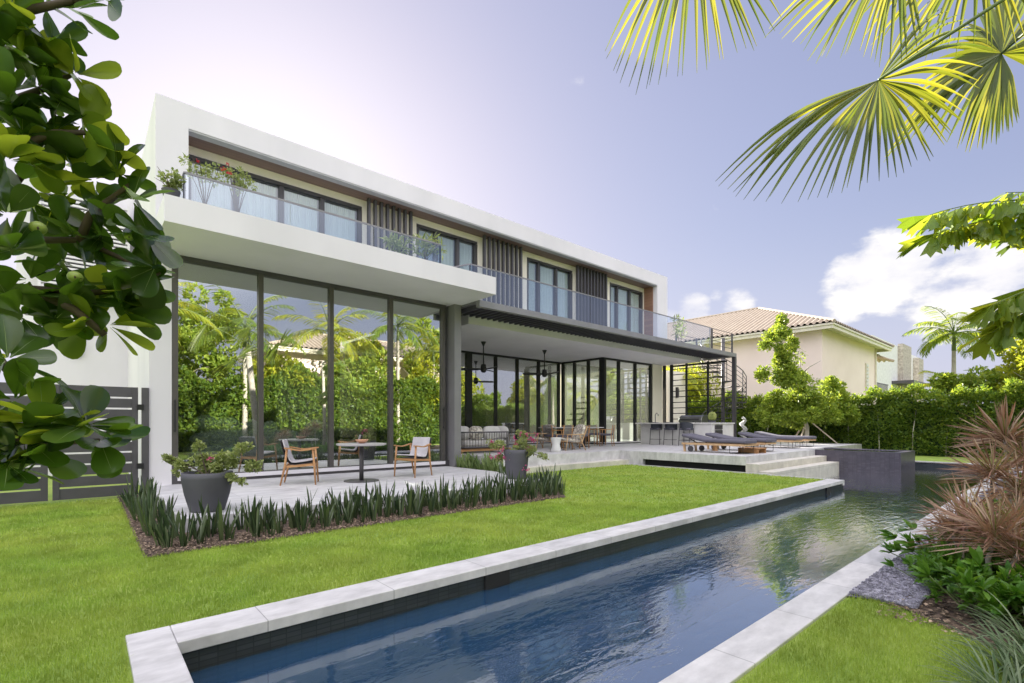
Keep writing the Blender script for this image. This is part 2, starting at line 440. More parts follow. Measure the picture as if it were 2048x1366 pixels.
# pool shell
p = MB()
T = .25
def wallx(x0, x1, y, t, top=0): p.box(x0, x1, min(y, y + t), max(y, y + t), -1.5, top)
wallx(PX0 - T, GX, PY1, T, -.02)                      # lawn side
wallx(PX0 - T, PX1 + T, PY0, -T, -.02)                # garden side
p.box(PX0 - T, PX0, PY0, PY1, -1.5, -.02)
p.box(PX1, PX1 + T, PY0, 9, -1.5, -.02)
p.box(GX - .3, GX - .002, PY1 + T, 9, -1.5, -.02)
struct(p.build('pool_wall', 'pool_tile'))
pf = MB(); pf.box(PX0 - T, PX1 + T, PY0 - T, 9, -1.6, -1.5)
struct(pf.build('pool_floor', 'pool_floor_tile'))
# ---- copings, strips
cp = MB()
Z0, Z1 = -.055, .02
cp.box(.185, .408, 1.12, 3.78, Z0, Z1)                        # near end
cp.box(.410, 13.0, 3.48 - .03, 3.78, Z0, Z1)                  # lawn side
cp.box(.410, 21.86, 1.12, 1.336 + .02, Z0, Z1)                # garden side
cp.box(21.6, 21.86, 1.358, 9, Z0, Z1)
struct(cp.build('pool_coping', 'coping_stone', bevel=.006))
co = MB(); co.box(13.002, 13.10, 3.45, 5.06, -.1, .02); co.box(13.06, 13.12, 5.06, 9.4, -.1, .03)
struct(co.build('lawn_edge_strip', 'coping_stone'))
# pool skimmer openings
for x in (2.7, 11.9):
    m = MB(); m.box(x, x + .28, 3.452, 3.4788, -.30, -.06)
    tag(m.build('skimmer_opening', 'void_black'), 'black skimmer opening in the pool wall ' + ('near the camera end' if x < 5 else 'near the far lawn corner'), 'skimmer')
# water
m, t, b = newmat('pool_water'); N, L = t.nodes, t.links; N.remove(b)
trn = N.new('ShaderNodeBsdfTransparent'); trn.inputs[0].default_value = (.72, .86, .96, 1)
glo = N.new('ShaderNodeBsdfGlossy'); glo.inputs['Roughness'].default_value = .03; glo.inputs['Color'].default_value = (1, 1, 1, 1)
frs = N.new('ShaderNodeFresnel'); frs.inputs[0].default_value = 1.34
mrr = N.new('ShaderNodeMapRange'); mrr.inputs[1].default_value = 0; mrr.inputs[2].default_value = .55; mrr.inputs[3].default_value = .17; mrr.inputs[4].default_value = 1.0
L.new(frs.outputs[0], mrr.inputs[0])
ge = N.new('ShaderNodeNewGeometry'); fb = N.new('ShaderNodeMath'); fb.operation = 'SUBTRACT'; fb.inputs[0].default_value = 1.0; L.new(ge.outputs['Backfacing'], fb.inputs[1])
fm = N.new('ShaderNodeMath'); fm.operation = 'MULTIPLY'; L.new(mrr.outputs[0], fm.inputs[0]); L.new(fb.outputs[0], fm.inputs[1])
dfu = N.new('ShaderNodeBsdfDiffuse'); dfu.inputs[0].default_value = (.020, .085, .21, 1)      # light scattered back by the water itself
m0 = N.new('ShaderNodeMixShader'); m0.inputs[0].default_value = .68; L.new(trn.outputs[0], m0.inputs[1]); L.new(dfu.outputs[0], m0.inputs[2]); DFU = dfu
ms = N.new('ShaderNodeMixShader'); L.new(fm.outputs[0], ms.inputs[0]); L.new(m0.outputs[0], ms.inputs[1]); L.new(glo.outputs[0], ms.inputs[2])
L.new(ms.outputs[0], N['Material Output'].inputs[0])
g_ = N.new('ShaderNodeTexCoord'); mp_ = N.new('ShaderNodeMapping'); mp_.inputs['Rotation'].default_value = (0, 0, R(-41)); mp_.inputs['Scale'].default_value = (1, 3.2, 1)
L.new(g_.outputs['Object'], mp_.inputs[0])
n1 = N.new('ShaderNodeTexNoise'); n1.inputs['Scale'].default_value = 4.6; n1.inputs['Detail'].default_value = 3; n1.inputs['Distortion'].default_value = .6; L.new(mp_.outputs[0], n1.inputs[0])
n2 = N.new('ShaderNodeTexNoise'); n2.inputs['Scale'].default_value = .35; n2.inputs['Detail'].default_value = 2; L.new(g_.outputs['Object'], n2.inputs[0])
am = N.new('ShaderNodeMapRange'); am.inputs[1].default_value = .38; am.inputs[2].default_value = .6; am.inputs[3].default_value = .18; am.inputs[4].default_value = 1.0; L.new(n2.outputs[0], am.inputs[0])
sx_ = N.new('ShaderNodeSeparateXYZ'); L.new(g_.outputs['Object'], sx_.inputs[0])
far_t = N.new('ShaderNodeMapRange'); far_t.inputs[1].default_value = 6.0; far_t.inputs[2].default_value = 15.0; L.new(sx_.outputs[0], far_t.inputs[0])      # water colour grows paler towards the far end, the floor stays level
far_mix = N.new('ShaderNodeMix'); far_mix.data_type = 'RGBA'; far_mix.inputs[6].default_value = (.026, .082, .175, 1); far_mix.inputs[7].default_value = (.13, .22, .32, 1); L.new(far_t.outputs[0], far_mix.inputs[0]); L.new(far_mix.outputs[2], DFU.inputs[0])
cal = N.new('ShaderNodeMapRange'); cal.inputs[1].default_value = 1.0; cal.inputs[2].default_value = 7.0; cal.inputs[3].default_value = .22; cal.inputs[4].default_value = 1.15; L.new(sx_.outputs[0], cal.inputs[0])
am2 = N.new('ShaderNodeMath'); am2.operation = 'MULTIPLY'; L.new(am.outputs[0], am2.inputs[0]); L.new(cal.outputs[0], am2.inputs[1]); am = am2
hm = N.new('ShaderNodeMath'); hm.operation = 'MULTIPLY'; L.new(n1.outputs[0], hm.inputs[0]); L.new(am.outputs[0], hm.inputs[1])
bp = N.new('ShaderNodeBump'); bp.inputs['Strength'].default_value = .5; bp.inputs['Distance'].default_value = .013; L.new(hm.outputs[0], bp.inputs['Height'])
L.new(bp.outputs[0], glo.inputs['Normal']); L.new(bp.outputs[0], frs.inputs['Normal'])
wv = MB()
flat(wv, [(PX0, PY0), (PX1, PY0), (PX1, 9), (GX, 9), (GX, PY1), (PX0, PY1)], ZW)
struct(wv.build('pool_water', 'pool_water'))
# ---- terraces
tr_ = MB()
tr_.box(8.0, 13.2, 9.75, 20, 0, ZT); tr_.box(13.2, 26.0, 8.9, 20, 0, ZT)
tr_.box(13.2, 18.5, 5.72, 8.9, .2, ZT)        # cantilever over the dark slot
tr_.box(18.5, 25.2, 6.0, 8.9, .0, ZT)
struct(tr_.build('terrace', ['travertine'], bevel=.005))
t2 = MB(); t2.box(7.6, 13.198, 9.402, 9.75, 0, .155); t2.box(13.2, 18.5, 5.38, 5.72, -1.4, .25); t2.box(13.2, 18.5, 5.02, 5.378, -1.4, .07)
struct(t2.build('steps', 'travertine_face', bevel=.005))
u = MB()
for k in range(3): u.box(13.1, 18.5, 5.02 - .32 * (k + 1), 5.018 - .32 * k, -1.4, -.33 - .22 * k)
struct(u.build('underwater_steps', 'spa_tile'))
struct(box('terrace_gap_shade', 'void_black', None, 13.35, 18.5, 5.74, 8.9, -1.4, .197))  # solid black block, its colour gives the shade under the terrace slab
pl = MB(); pl.box(.85, 7.0, 6.93, 8.4, 0, ZP); pl.box(.85, 7.3, 8.4, 11.4, 0, ZP)
struct(pl.build('patio_slab', 'travertine', bevel=.006))
md = MB(); flat(md, [(.43, 5.88), (6.4, 5.88), (7.45, 7.2), (7.45, 9.4), (7.6, 9.4), (8.0, 9.75), (8.0, 11.4), (7.2, 11.4), (.43, 11.2)], .012)
flat(md, [(4.42, .92), (3.9, .27), (4.0, -1), (3.0, -3.6), (24, -3.6), (24, .92)], .012)
struct(md.build('mulch_bed', 'mulch'))
struct(box('spa_water_edge', 'spa_tile', None, 18.502, 18.75, 3.42, 5.99, -1.4, ZT - .01))
sp = MB(); sp.box(18.75, 20.5, 3.42, 3.62, -1.4, ZT - .01); sp.box(20.3, 20.5, 3.62, 5.99, -1.4, ZT - .01); sp.box(18.75, 20.3, 3.62, 5.99, -1.4, ZT - .5)
struct(sp.build('spa_basin', 'spa_tile'))
struct(MB().box(18.75, 20.3, 3.62, 5.99, ZT - .05, ZT - .03).build('spa_water', 'pool_water'))

# ================================================================ HOUSE
H = thing('modern_house', 'white two-storey modern house with a framed upper floor and tall dark glass doors', 'house', (8, 14, 0))
# upper floor frame (white picture frame round the recessed balcony)
UX0, UX1, UY, UZ = .99, 18.4, 11.2, 7.45
OX0, OX1, OZ = 1.505, 17.66, 6.99
f = MB()
f.box(UX0, OX0, UY, 18.6, 4.4, UZ)
f.box(OX1, UX1, UY, 18.6, 4.4, UZ)
f.box(OX0, OX1, UY, UY + .2, OZ, UZ)
f.box(OX0, OX1, UY + .2, 18.6, OZ + .02, UZ)
f.build('frame_shell', 'white_render', H)
box('frame_lip', 'lip_grey', H, OX0 + .002, OX1 - .002, UY + .012, UY + .2, OZ - .035, OZ - .003)
box('soffit_boards', 'soffit_wood', H, OX0, OX1, UY + .2, 11.82, OZ - .03, OZ + .017)
box('side_cladding', 'soffit_wood_side', H, OX1 - .03, OX1 - .003, UY + .2, 11.82, 4.5, OZ - .032)
YW = 11.82
# windows along the upper wall by photo column
WG = [([377, 473, 564, 645.5, 721], 0), ([836, 873.5, 917, 953], 1), ([1056, 1079, 1114, 1144], 2), ([1221, 1236, 1261, 1285], 3)]
WT = 6.80
edges = []
for (xs, k) in WG:
    X = [xY(q, YW) for q in xs]; edges.append((X[0] - .05, X[-1] + .05))
w = MB(); cur = OX0
for a, b_ in edges:
    if a > cur: w.box(cur, a, YW, YW + .2, 4.5, OZ - .032)
    w.box(max(a, cur), b_, YW, YW + .2, WT, OZ - .032); cur = b_
w.box(cur, OX1 - .032, YW, YW + .2, 4.5, OZ - .032)
w.build('upper_wall', 'cream_render', H)
for (xs, k) in WG:
    X = [xY(q, YW) for q in xs]; a, b_ = edges[k]; a = max(a, OX0)
    fr = MB(); fr.box(a, b_, YW + .03, YW + .13, WT - .07, WT - .002); fr.box(a, b_, YW + .03, YW + .13, 4.5, 4.56)
    for i, x in enumerate(X):
        ww = .045 if i in (0, len(X) - 1) else .05
        x = min(max(x, a + ww), b_ - ww)
        fr.box(x - ww, x + ww, YW + .02, YW + .14, 4.56, WT - .09)
    fo = fr.build('window', 'dark_metal', H)
    for i in range(len(X) - 1):
        box('pane', 'upper_glass', fo, X[i] + .05, X[i + 1] - .05, YW + .07, YW + .08, 4.56, WT - .09)
        cu = MB(); n_ = 26
        pts = [(X[i] + .08 + (X[i + 1] - X[i] - .16) * j / (n_ * 2), YW + .17 + .03 * math.sin(j * 1.9)) for j in range(n_ * 2 + 1)]
        for j in range(n_ * 2): cu.quad((*pts[j], 4.58), (*pts[j + 1], 4.58), (*pts[j + 1], WT - .10), (*pts[j], WT - .10))
        cu.build('curtain', 'curtain', fo, smooth=True)
# fins between the window groups
for (a, b_, n_) in ((734, 830, 8), (967, 1049, 9), (1155, 1218, 10)):
    X0, X1 = xY(a, 11.55), xY(b_, 11.55)
    for i in range(n_):
        x = X0 + (X1 - X0) * (i + .5) / n_
        box('fin', 'dark_metal', H, x - .03, x + .03, 11.58, 11.68, 4.5, OZ - .037)
# rooms upstairs
rm = MB(); rm.box(OX0, OX1, 16.0, 16.1, 4.5, 6.97); rm.box(OX0, OX1, 12.02, 16, 4.42, 4.5)
rm.build('upper_rooms', 'room_wall', H)
# long white balcony slab
sb = MB(); sb.box(.93, 7.57, 9.28, 11.2, 4.46, 4.88); sb.box(.95, 7.55, 11.2, 18.6, 4.46, 4.6)
sb.build('balcony_slab', 'white_render', H)
# piers and the living room box
box('pier', 'white_render', H, .875, 1.212, 10.97, 18.5, .0, 4.458)
GY = 11.0
cx = [xY(q, GY) for q in (349, 522, 663, 782.5, 887)]
gt = 4.458
lf = MB()
lf.box(1.214, 7.53, GY - .03, GY + .22, ZP, .33)
lf.box(1.214, 7.25, GY - .02, GY + .16, gt - .09, gt); lf.box(1.214, 1.235, GY - .02, GY + .16, .33, gt - .09)
LD = lf.build('door_frame', 'dark_metal', H)
box('threshold', 'white_render', LD, 1.3, 7.2, GY - .06, GY - .032, ZP + .06, ZP + .14)
for i in range(5):
    ww = .045 if i else .055
    box('mullion', 'bronze_metal', LD, cx[i] - ww, cx[i] + ww, GY - .025, GY + .12, .332, gt - .092)
for i in range(4):
    box('glass_door', 'window_glass', H, cx[i] + .04, cx[i + 1] - .04, GY + .05, GY + .062, .33, gt - .09)
for x in (cx[0] + .0, cx[4] - .02):
    h = MB(); h.tube([(x, GY - .06, 1.15), (x, GY - .06, 1.75)], .012); h.box(x - .012, x + .012, GY - .06, GY - .026, 1.2, 1.23); h.box(x - .012, x + .012, GY - .06, GY - .026, 1.67, 1.70)
    h.build('door_handle', 'black_metal', LD)
cl = MB(); cl.box(7.34, 7.55, 10.72, 11.2, ZP, gt); cl.box(7.36, 7.53, 11.2, 15.4, 4.1, gt)
cl.build('column', 'grey_metal', H)
# living room side glass (faces the bed between patio and terrace)
sg = MB(); sg.box(7.40, 7.41, 11.22, 15.3, .33, 4.1); sg.build('glass_door', 'window_glass', H)
sf = MB()
for y in (11.25, 12.6, 13.95, 15.3): sf.box(7.36, 7.46, y - .04, y + .04, .33, 4.1)
sf.box(7.36, 7.46, 11.2, 15.4, .0, .33)
sf.build('door_frame', 'dark_metal', H)
# living room interior
rm = MB(); rm.box(1.22, 20.2, 11.3, 19.5, .25, .43)
rm.build('interior_floor', 'floor_stone', H)
rm = MB(); rm.box(1.22, 7.3, 18.3, 18.5, .43, 4.4); rm.box(1.214, 1.26, 11.1, 18.3, .43, 4.4); rm.box(7.3, 20.2, 19.3, 19.5, .43, 4.1)
rm.build('interior_wall', 'room_wall', H)
box('partition', 'partition_cream', H, xY(556, 12.9), xY(661, 12.9), 12.9, 13.1, .43, 4.0)
rm = MB(); rm.box(1.2, 7.3, 11.2, 18.5, 4.40, 4.457)
rm.build('ceiling', 'white_soffit', H)

# ---- main terrace side: soffit, fascia, pergola, recessed glass
ms_ = MB(); ms_.box(8.14, 21.1, 11.2, 20, 4.12, 4.385); ms_.box(7.56, 8.14, 11.9, 20, 4.12, 4.385)
ms_.build('terrace_soffit', 'white_render', H)
box('soffit_fascia', 'white_render', H, 8.12, 21.12, 11.17, 11.198, 4.118, 4.388)
dk = MB(); dk.box(7.575, 21.85, 10.12, 11.19, 4.43, 4.47); dk.box(7.575, 21.85, 11.19, YW, 4.392, 4.47); dk.box(18.42, 21.85, YW, 18, 4.392, 4.47)
dk.build('balcony_deck', 'grey_metal', H)
bm_ = MB(); bm_.box(7.58, 22.05, 9.95, 10.1, 4.30, 4.465); bm_.box(21.90, 22.05, 10.1, 11.25, 4.30, 4.465)
bm_.box(21.2, 21.90, 11.15, 11.25, 4.30, 4.465)
bm_.build('pergola_beam', 'grey_metal', H)
box('pergola_post', 'dark_metal', H, 21.90, 22.05, 9.95, 10.1, ZT, 4.298)
for i in range(67):
    x = 7.75 + i * .21
    box('pergola_slat', 'slat_violet', H, x - .025, x + .025, 10.102, 11.165, 4.31, 4.425)
# recessed glass walls of the main terrace
Y1g, Y2g, X1g = 15.45, 13.07, 16.5
def glasswall(kind, a, b_, fixed, posts, zt, wide=()):
    """posts: coordinates of the uprights; kind 'x' runs along X at Y=fixed, 'y' along Y at X=fixed"""
    fr = MB()
    def bx(m, p0, p1, t0, t1, z0, z1):
        if kind == 'x': m.box(p0, p1, fixed + t0, fixed + t1, z0, z1)
        else: m.box(fixed + t0, fixed + t1, p0, p1, z0, z1)
    bx(fr, a, b_, -.03, .10, zt - .08, zt - .002); bx(fr, a, b_, -.03, .10, ZT + .001, ZT + .09)
    for i, q in enumerate(posts):
        hw = .14 if i in wide else .055
        bx(fr, q - hw, q + hw, -.028, .098, ZT + .09, zt - .08)
    fo = fr.build('door_frame', 'black_metal', H)
    for i in range(len(posts) - 1):
        g = MB(); bx(g, posts[i] + .05, posts[i + 1] - .05, .03, .04, ZT + .09, zt - .08); g.build('glass_door', 'window_glass', H)
    s_ = MB(); bx(s_, a, b_, -.05, -.032, ZT + .045, ZT + .085); s_.build('threshold', 'white_render', fo)
ps = [xY(q, Y1g) for q in (905, 938, 992, 1035, 1078, 1118)]
glasswall('x', 7.6, X1g, Y1g, ps, 4.12, wide=(1,))
ps = [Y2g + .05, 13.9, 14.7, Y1g - .05]
glasswall('y', Y2g, Y1g, X1g, ps, 4.12, wide=(0,))
ps = [xY(q, Y2g) for q in (1210, 1238, 1271, 1302)]
glasswall('x', X1g, 20.1, Y2g, ps, 4.12)
box('pier', 'cream_render', H, 20.12, 20.92, 13.0, 13.3, ZT, 4.118)
# rooms behind: stair, wall, island
box('interior_wall', 'room_wall', H, 12.6, 13.4, 17.2, 17.4, .43, 4.1)
st = MB()
for i in range(12): st.box(17.2 + i * .28, 17.5 + i * .28, 15.6, 16.6, .6 + i * .29, .66 + i * .29)
st.bar((17.2, 15.6, .5), (20.6, 15.6, 4.0), .05, .3)
st.build('staircase', 'partition_cream', H)
# steel lattice screen
SX = 21.1
sc = MB()
for y in (13.0, 12.62): sc.box(SX - .04, SX + .04, y - .07, y + .07, ZT, 4.118)
sy = [yX(q, SX) for q in (1373, 1416)]
for y in sy: sc.box(SX - .035, SX + .035, y - .04, y + .04, ZT, 4.118)
sc.box(SX - .03, SX + .03, 9.98, 12.6, 4.0, 4.08)
SC = sc.build('screen_frame', 'black_metal', H)
for i in range(13):
    z = .75 + i * .262
    box('screen_bar', 'black_metal', SC, SX - .02, SX + .02, 10.1, 12.55, z - .018, z + .018)

# ---- glass balustrades
def rail(name_loc, pts, z0, z1, joints):
    rt = MB(); r_ = None
    pp = [Vector((x, y, z1)) for x, y in pts]
    for a, b_ in zip(pp[:-1], pp[1:]): rt.bar(a, b_, .03, .03)
    ro_ = rt.build('handrail', 'grey_metal', H)
    for a, b_ in zip(pp[:-1], pp[1:]):
        L_ = (b_ - a).length; n_ = max(1, round(L_ / 1.55)); d = (b_ - a) / n_
        for i in range(n_):
            p, q = a + d * i + d.normalized() * .008, a + d * (i + 1) - d.normalized() * .008
            m_ = MB(); m_.bar((p.x, p.y, (z0 + z1 - .02) / 2), (q.x, q.y, (z0 + z1 - .02) / 2), .014, z1 - .022 - z0)
            m_.build('rail_glass', 'rail_glass', ro_)
        for e in (a, b_):
            m_ = MB(); m_.box(e.x - .015, e.x + .015, e.y + .012, e.y + .042, z0, z1 - .022); m_.build('rail_post', 'grey_metal', ro_)
ra, rb = xY(369, 9.39), xY(881.6, 9.39)
rail('', [(ra, 10.6), (ra, 9.39), (rb, 9.39), (rb, 11.3)], 4.6, 5.34, 0)
rail('', [(7.05, 10.7), (7.33, 10.0), (19.75, 10.0)], 4.47, 5.33, 0)
# open steel rail by the stair
for (a_, b_) in (((19.9, 10.02), (21.75, 10.02)), ((19.95, 11.7), (21.75, 11.7))):
    op = MB()
    for x, y in (a_, b_): op.box(x - .03, x + .03, y - .03, y + .03, 4.47, 5.33)
    for z in (4.65, 4.83, 5.0, 5.17, 5.33): op.bar((*a_, z), (*b_, z), .018)
    op.build('stair_rail', 'dark_metal', H)

# wing at the left
wg = MB(); wg.box(-1.25, .99, 16.8, 24, 0, 7.6)
wg.build('wing_wall', 'white_render', H)
lvb = MB(); lvb.box(-.75, .8, 16.55, 16.6, 4.6, 7.0)
LV = lvb.build('louvre_panel', 'void_black', H)
lv = MB()
for i in range(24): lv.box(-.8, .85, 16.46, 16.56, 4.65 + i * .1, 4.70 + i * .1)
lv.box(-.86, -.8, 16.44, 16.6, 4.6, 7.05); lv.box(.85, .9, 16.44, 16.6, 4.6, 7.05)
lv.build('louvre_slat', 'white_render', LV)

# ================================================================ PLANTS
def rmats(n, dirs, twist=None, scale=None):
    """n rotation matrices whose local +Y follows dirs, local Z near up, random roll"""
    d = dirs / np.linalg.norm(dirs, axis=1, keepdims=True)
    up = np.tile([0, 0, 1.0], (n, 1)) + nr.normal(0, .35 if twist is None else twist, (n, 3))
    x = np.cross(d, up); x /= np.linalg.norm(x, axis=1, keepdims=True) + 1e-9
    z = np.cross(x, d)
    M = np.stack([x, d, z], axis=2)
    if scale is not None: M = M * np.asarray(scale)[:, None, None]
    return M
# leaf templates: length 1 along +Y from the stalk
LEAF = ([(0, 0, 0), (.22, .3, .06), (.26, .6, .05), (0, 1, -.08), (-.26, .6, .05), (-.22, .3, .06), (0, .45, -.02)],
        [(0, 1, 6), (1, 2, 6), (2, 3, 6), (3, 4, 6), (4, 5, 6), (5, 0, 6)])
NARROW = ([(0, 0, 0), (.09, .3, .02), (.08, .65, .0), (0, 1, -.12), (-.08, .65, .0), (-.09, .3, .02)], [(0, 1, 5), (1, 2, 4, 5), (2, 3, 4)])
QLEAF = ([(0, 0, 0), (.28, .5, .05), (0, 1, -.05), (-.28, .5, .05)], [(0, 1, 2), (0, 2, 3)])
def unit(n):
    v = nr.normal(size=(n, 3)); return v / np.linalg.norm(v, axis=1, keepdims=True)
def crown_pts(c, rad, n, clumps, fill=.55):
    """leaf positions: clumps inside an ellipsoid with gaps between them"""
    cc = unit(clumps) * (nr.random(clumps) ** .45)[:, None] * np.array(rad) * .85
    k = nr.integers(0, clumps, n)
    sz = (.22 + .25 * nr.random(clumps)) * min(rad) * 1.1
    o = unit(n) * (fill + (1 - fill) * nr.random(n))[:, None] * sz[k][:, None]
    return cc[k] + o + np.array(c), o
def foliage(m, c, rad, n, clumps, leaf, tpl=LEAF, up=.25):
    p, o = crown_pts(c, rad, n, clumps)
    d = o / (np.linalg.norm(o, axis=1, keepdims=True) + 1e-6) + unit(n) * .9 + [0, 0, up]
    m.scat(*tpl, rmats(n, d, .8, leaf * (.6 + .8 * nr.random(n))), p)
    return m
leafm('hedge_leaf', (.05, .11, .022), (.17, .25, .035), (.50, .60, .06), .42)
leafm('tree_leaf', (.11, .20, .03), (.32, .40, .06), (.60, .68, .08), .42)
leafm('yellow_leaf', (.20, .28, .03), (.42, .44, .04), (.70, .68, .06), .5)
leafm('core_shade', (.02, .05, .015), (.04, .085, .025), (.12, .22, .03), .25)
leafm('sansevieria_leaf', (.022, .048, .022), (.13, .17, .08), (.08, .14, .04), .12, rough=.26, spec=.7)
leafm('agave_leaf', (.10, .17, .05), (.25, .32, .12), (.35, .45, .12), .2)
leafm('bougain_leaf', (.22, .28, .09), (.46, .50, .22), (.50, .56, .16), .3)
leafm('pink_flower', (.55, .05, .22), (.70, .12, .32), (.8, .1, .35), .35)
leafm('red_flower', (.55, .02, .05), (.7, .05, .08), (.8, .05, .08), .3)
leafm('clusia_leaf', (.020, .048, .013), (.055, .10, .022), (.16, .32, .02), .34, rough=.22, spec=.8)
leafm('clusia_leaf_young', (.10, .19, .02), (.20, .27, .03), (.50, .62, .04), .42, rough=.25, spec=.6)
leafm('dracaena_leaf', (.27, .13, .10), (.60, .46, .34), (.55, .26, .14), .3)
leafm('dracaena_green', (.20, .22, .07), (.34, .30, .12), (.5, .45, .1), .3)
leafm('cover_leaf', (.05, .15, .015), (.14, .28, .04), (.26, .48, .04), .35, rough=.35)
leafm('striped_leaf', (.06, .12, .04), (.26, .32, .20), (.3, .4, .2), .25)
leafm('fan_leaf', (.035, .07, .012), (.12, .17, .02), (.40, .38, .03), .40, rough=.4)
leafm('palm_leaf', (.06, .12, .02), (.16, .24, .04), (.55, .62, .06), .45)
leafm('fishtail_leaf', (.07, .16, .02), (.20, .28, .03), (.62, .66, .05), .45)
pm('bark', (.30, .27, .22), (.20, .17, .14), scale=9, rough=.9, bump=.5, bscale=30)
pm('pale_bark', (.45, .42, .37), (.34, .31, .26), scale=8, rough=.9, bump=.4, bscale=30)
pm('green_stem', (.16, .22, .08), (.12, .16, .06), rough=.6)
pm('twig', (.12, .09, .06), (.08, .06, .045), scale=10, rough=.8)

# ---- hedge beyond the terrace and pool, a row of clusia shrubs grown together
def hedge(x0, x1, y0, y1, z0, hfun, n, leaf, mat, face, label, stems=0):
    """face: ('x',value) shell of leaves on that side and on top"""
    h = thing('hedge', label, 'hedge', ((x0 + x1) / 2, (y0 + y1) / 2, z0))
    m = MB(); ax, fv, dep = face
    L_ = (y1 - y0) if ax == 'x' else (x1 - x0)
    t = nr.random(n); tt = t * L_
    top = np.array([hfun(q) for q in tt])
    hz_ = nr.random(n) ** .8
    ontop = nr.random(n) < .3
    dpt = np.where(ontop, nr.random(n) * (x1 - x0 if ax == 'x' else y1 - y0) * .8, np.abs(nr.normal(0, .16, n)) + .05 * np.sin(tt * 4.3) + .10 * np.sin(hz_ * 9 + tt * 2.1))
    z = np.where(ontop, top + nr.normal(0, .10, n), z0 + hz_ * (top - z0))
    s_ = 1 if fv == 'min' else -1
    if ax == 'x': P = np.stack([(x0 if fv == 'min' else x1) + s_ * dpt, y0 + tt, z], 1)
    else: P = np.stack([x0 + tt, (y0 if fv == 'min' else y1) + s_ * dpt, z], 1)
    out_ = np.zeros((n, 3)); out_[:, 0 if ax == 'x' else 1] = -s_ * .5
    d = unit(n) * .9 + out_ + np.array([0, 0, .35]) + ontop[:, None] * np.array([0, 0, .5])
    m.scat(*LEAF, rmats(n, d, .8, leaf * (.6 + .8 * nr.random(n))), P)
    m.build('foliage', mat, h)
    # solid dark boxes blocking the view, shade inside the hedge given by colour
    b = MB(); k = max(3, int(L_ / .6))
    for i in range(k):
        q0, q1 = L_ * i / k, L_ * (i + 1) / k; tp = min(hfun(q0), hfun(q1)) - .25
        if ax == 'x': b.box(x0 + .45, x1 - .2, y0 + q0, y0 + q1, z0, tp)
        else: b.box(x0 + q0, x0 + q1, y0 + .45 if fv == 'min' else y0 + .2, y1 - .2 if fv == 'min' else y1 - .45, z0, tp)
    b.build('dark_core', 'core_shade', h)
    for i in range(stems):
        q = L_ * (i + .5 + .25 * math.sin(i * 7)) / stems; s2 = MB()
        xx = (x0 + .12) if fv == 'min' else x1 - .12; yy = y0 + q
        if ax != 'x': xx = x0 + q; yy = (y0 + .12) if fv == 'min' else y1 - .12
        s2.tube([(xx, yy, z0), (xx + .03 * math.sin(i * 3), yy + .05 * math.cos(i * 5), z0 + 1.0), (xx + .12 * math.sin(i), yy + .12 * math.cos(i * 2), z0 + 1.9)], [.022, .018, .01], 5)
        s2.build('stem', 'pale_bark', h)
    return h
hedge(25.6, 27.2, -3.5, 21, 0, lambda q: 2.5 + .13 * math.sin(q * 1.7) + .12 * math.sin(q * 4.1 + 1) + .12 * math.sin(q * 9), 76000, .112, 'hedge_leaf', ('x', 'min', 0),
      'long clipped green hedge with thin stems behind the pool and loungers', 26)
hedge(-14, 30, -6.6, -5.0, 0, lambda q: 3.6 + .4 * math.sin(q * .9) + .25 * math.sin(q * 2.3), 60000, .21, 'hedge_leaf', ('y', 'max', 0),
      'tall bushy hedge along the garden side, mirrored in the big glass doors', 0)
def tree(name, label, base, h, crad, n, clumps, leaf, mat, trunk_r=.08, bark='bark', group=None, crown_c=None, limbs=6, lean=(0, 0)):
    t = thing(name, label, 'tree', base, group)
    base = Vector(base)
    cc = Vector(crown_c) if crown_c else base + Vector((lean[0], lean[1], h - crad[2] * .9))
    tm = MB(); mid = base.lerp(cc, .5) + Vector((rnd.uniform(-.1, .1), rnd.uniform(-.1, .1), 0))
    tm.tube([base, mid, cc, cc + Vector((0, 0, crad[2] * .6))], [trunk_r * 1.15, trunk_r * .85, trunk_r * .5, trunk_r * .15], 8)
    for i in range(limbs):
        a = i * 2.4; s_ = mid.lerp(cc, rnd.uniform(.3, 1.0))
        e = cc + Vector((math.cos(a) * crad[0] * .75, math.sin(a) * crad[1] * .75, rnd.uniform(-.3, .7) * crad[2]))
        tm.tube([s_, s_.lerp(e, .5) + Vector((0, 0, .1 * crad[2])), e], [trunk_r * .45, trunk_r * .25, .008], 5)
    tm.build('trunk', bark, t, smooth=True)
    m = MB(); foliage(m, cc, crad, n, clumps, leaf)
    m.build('crown', mat, t)
    return t
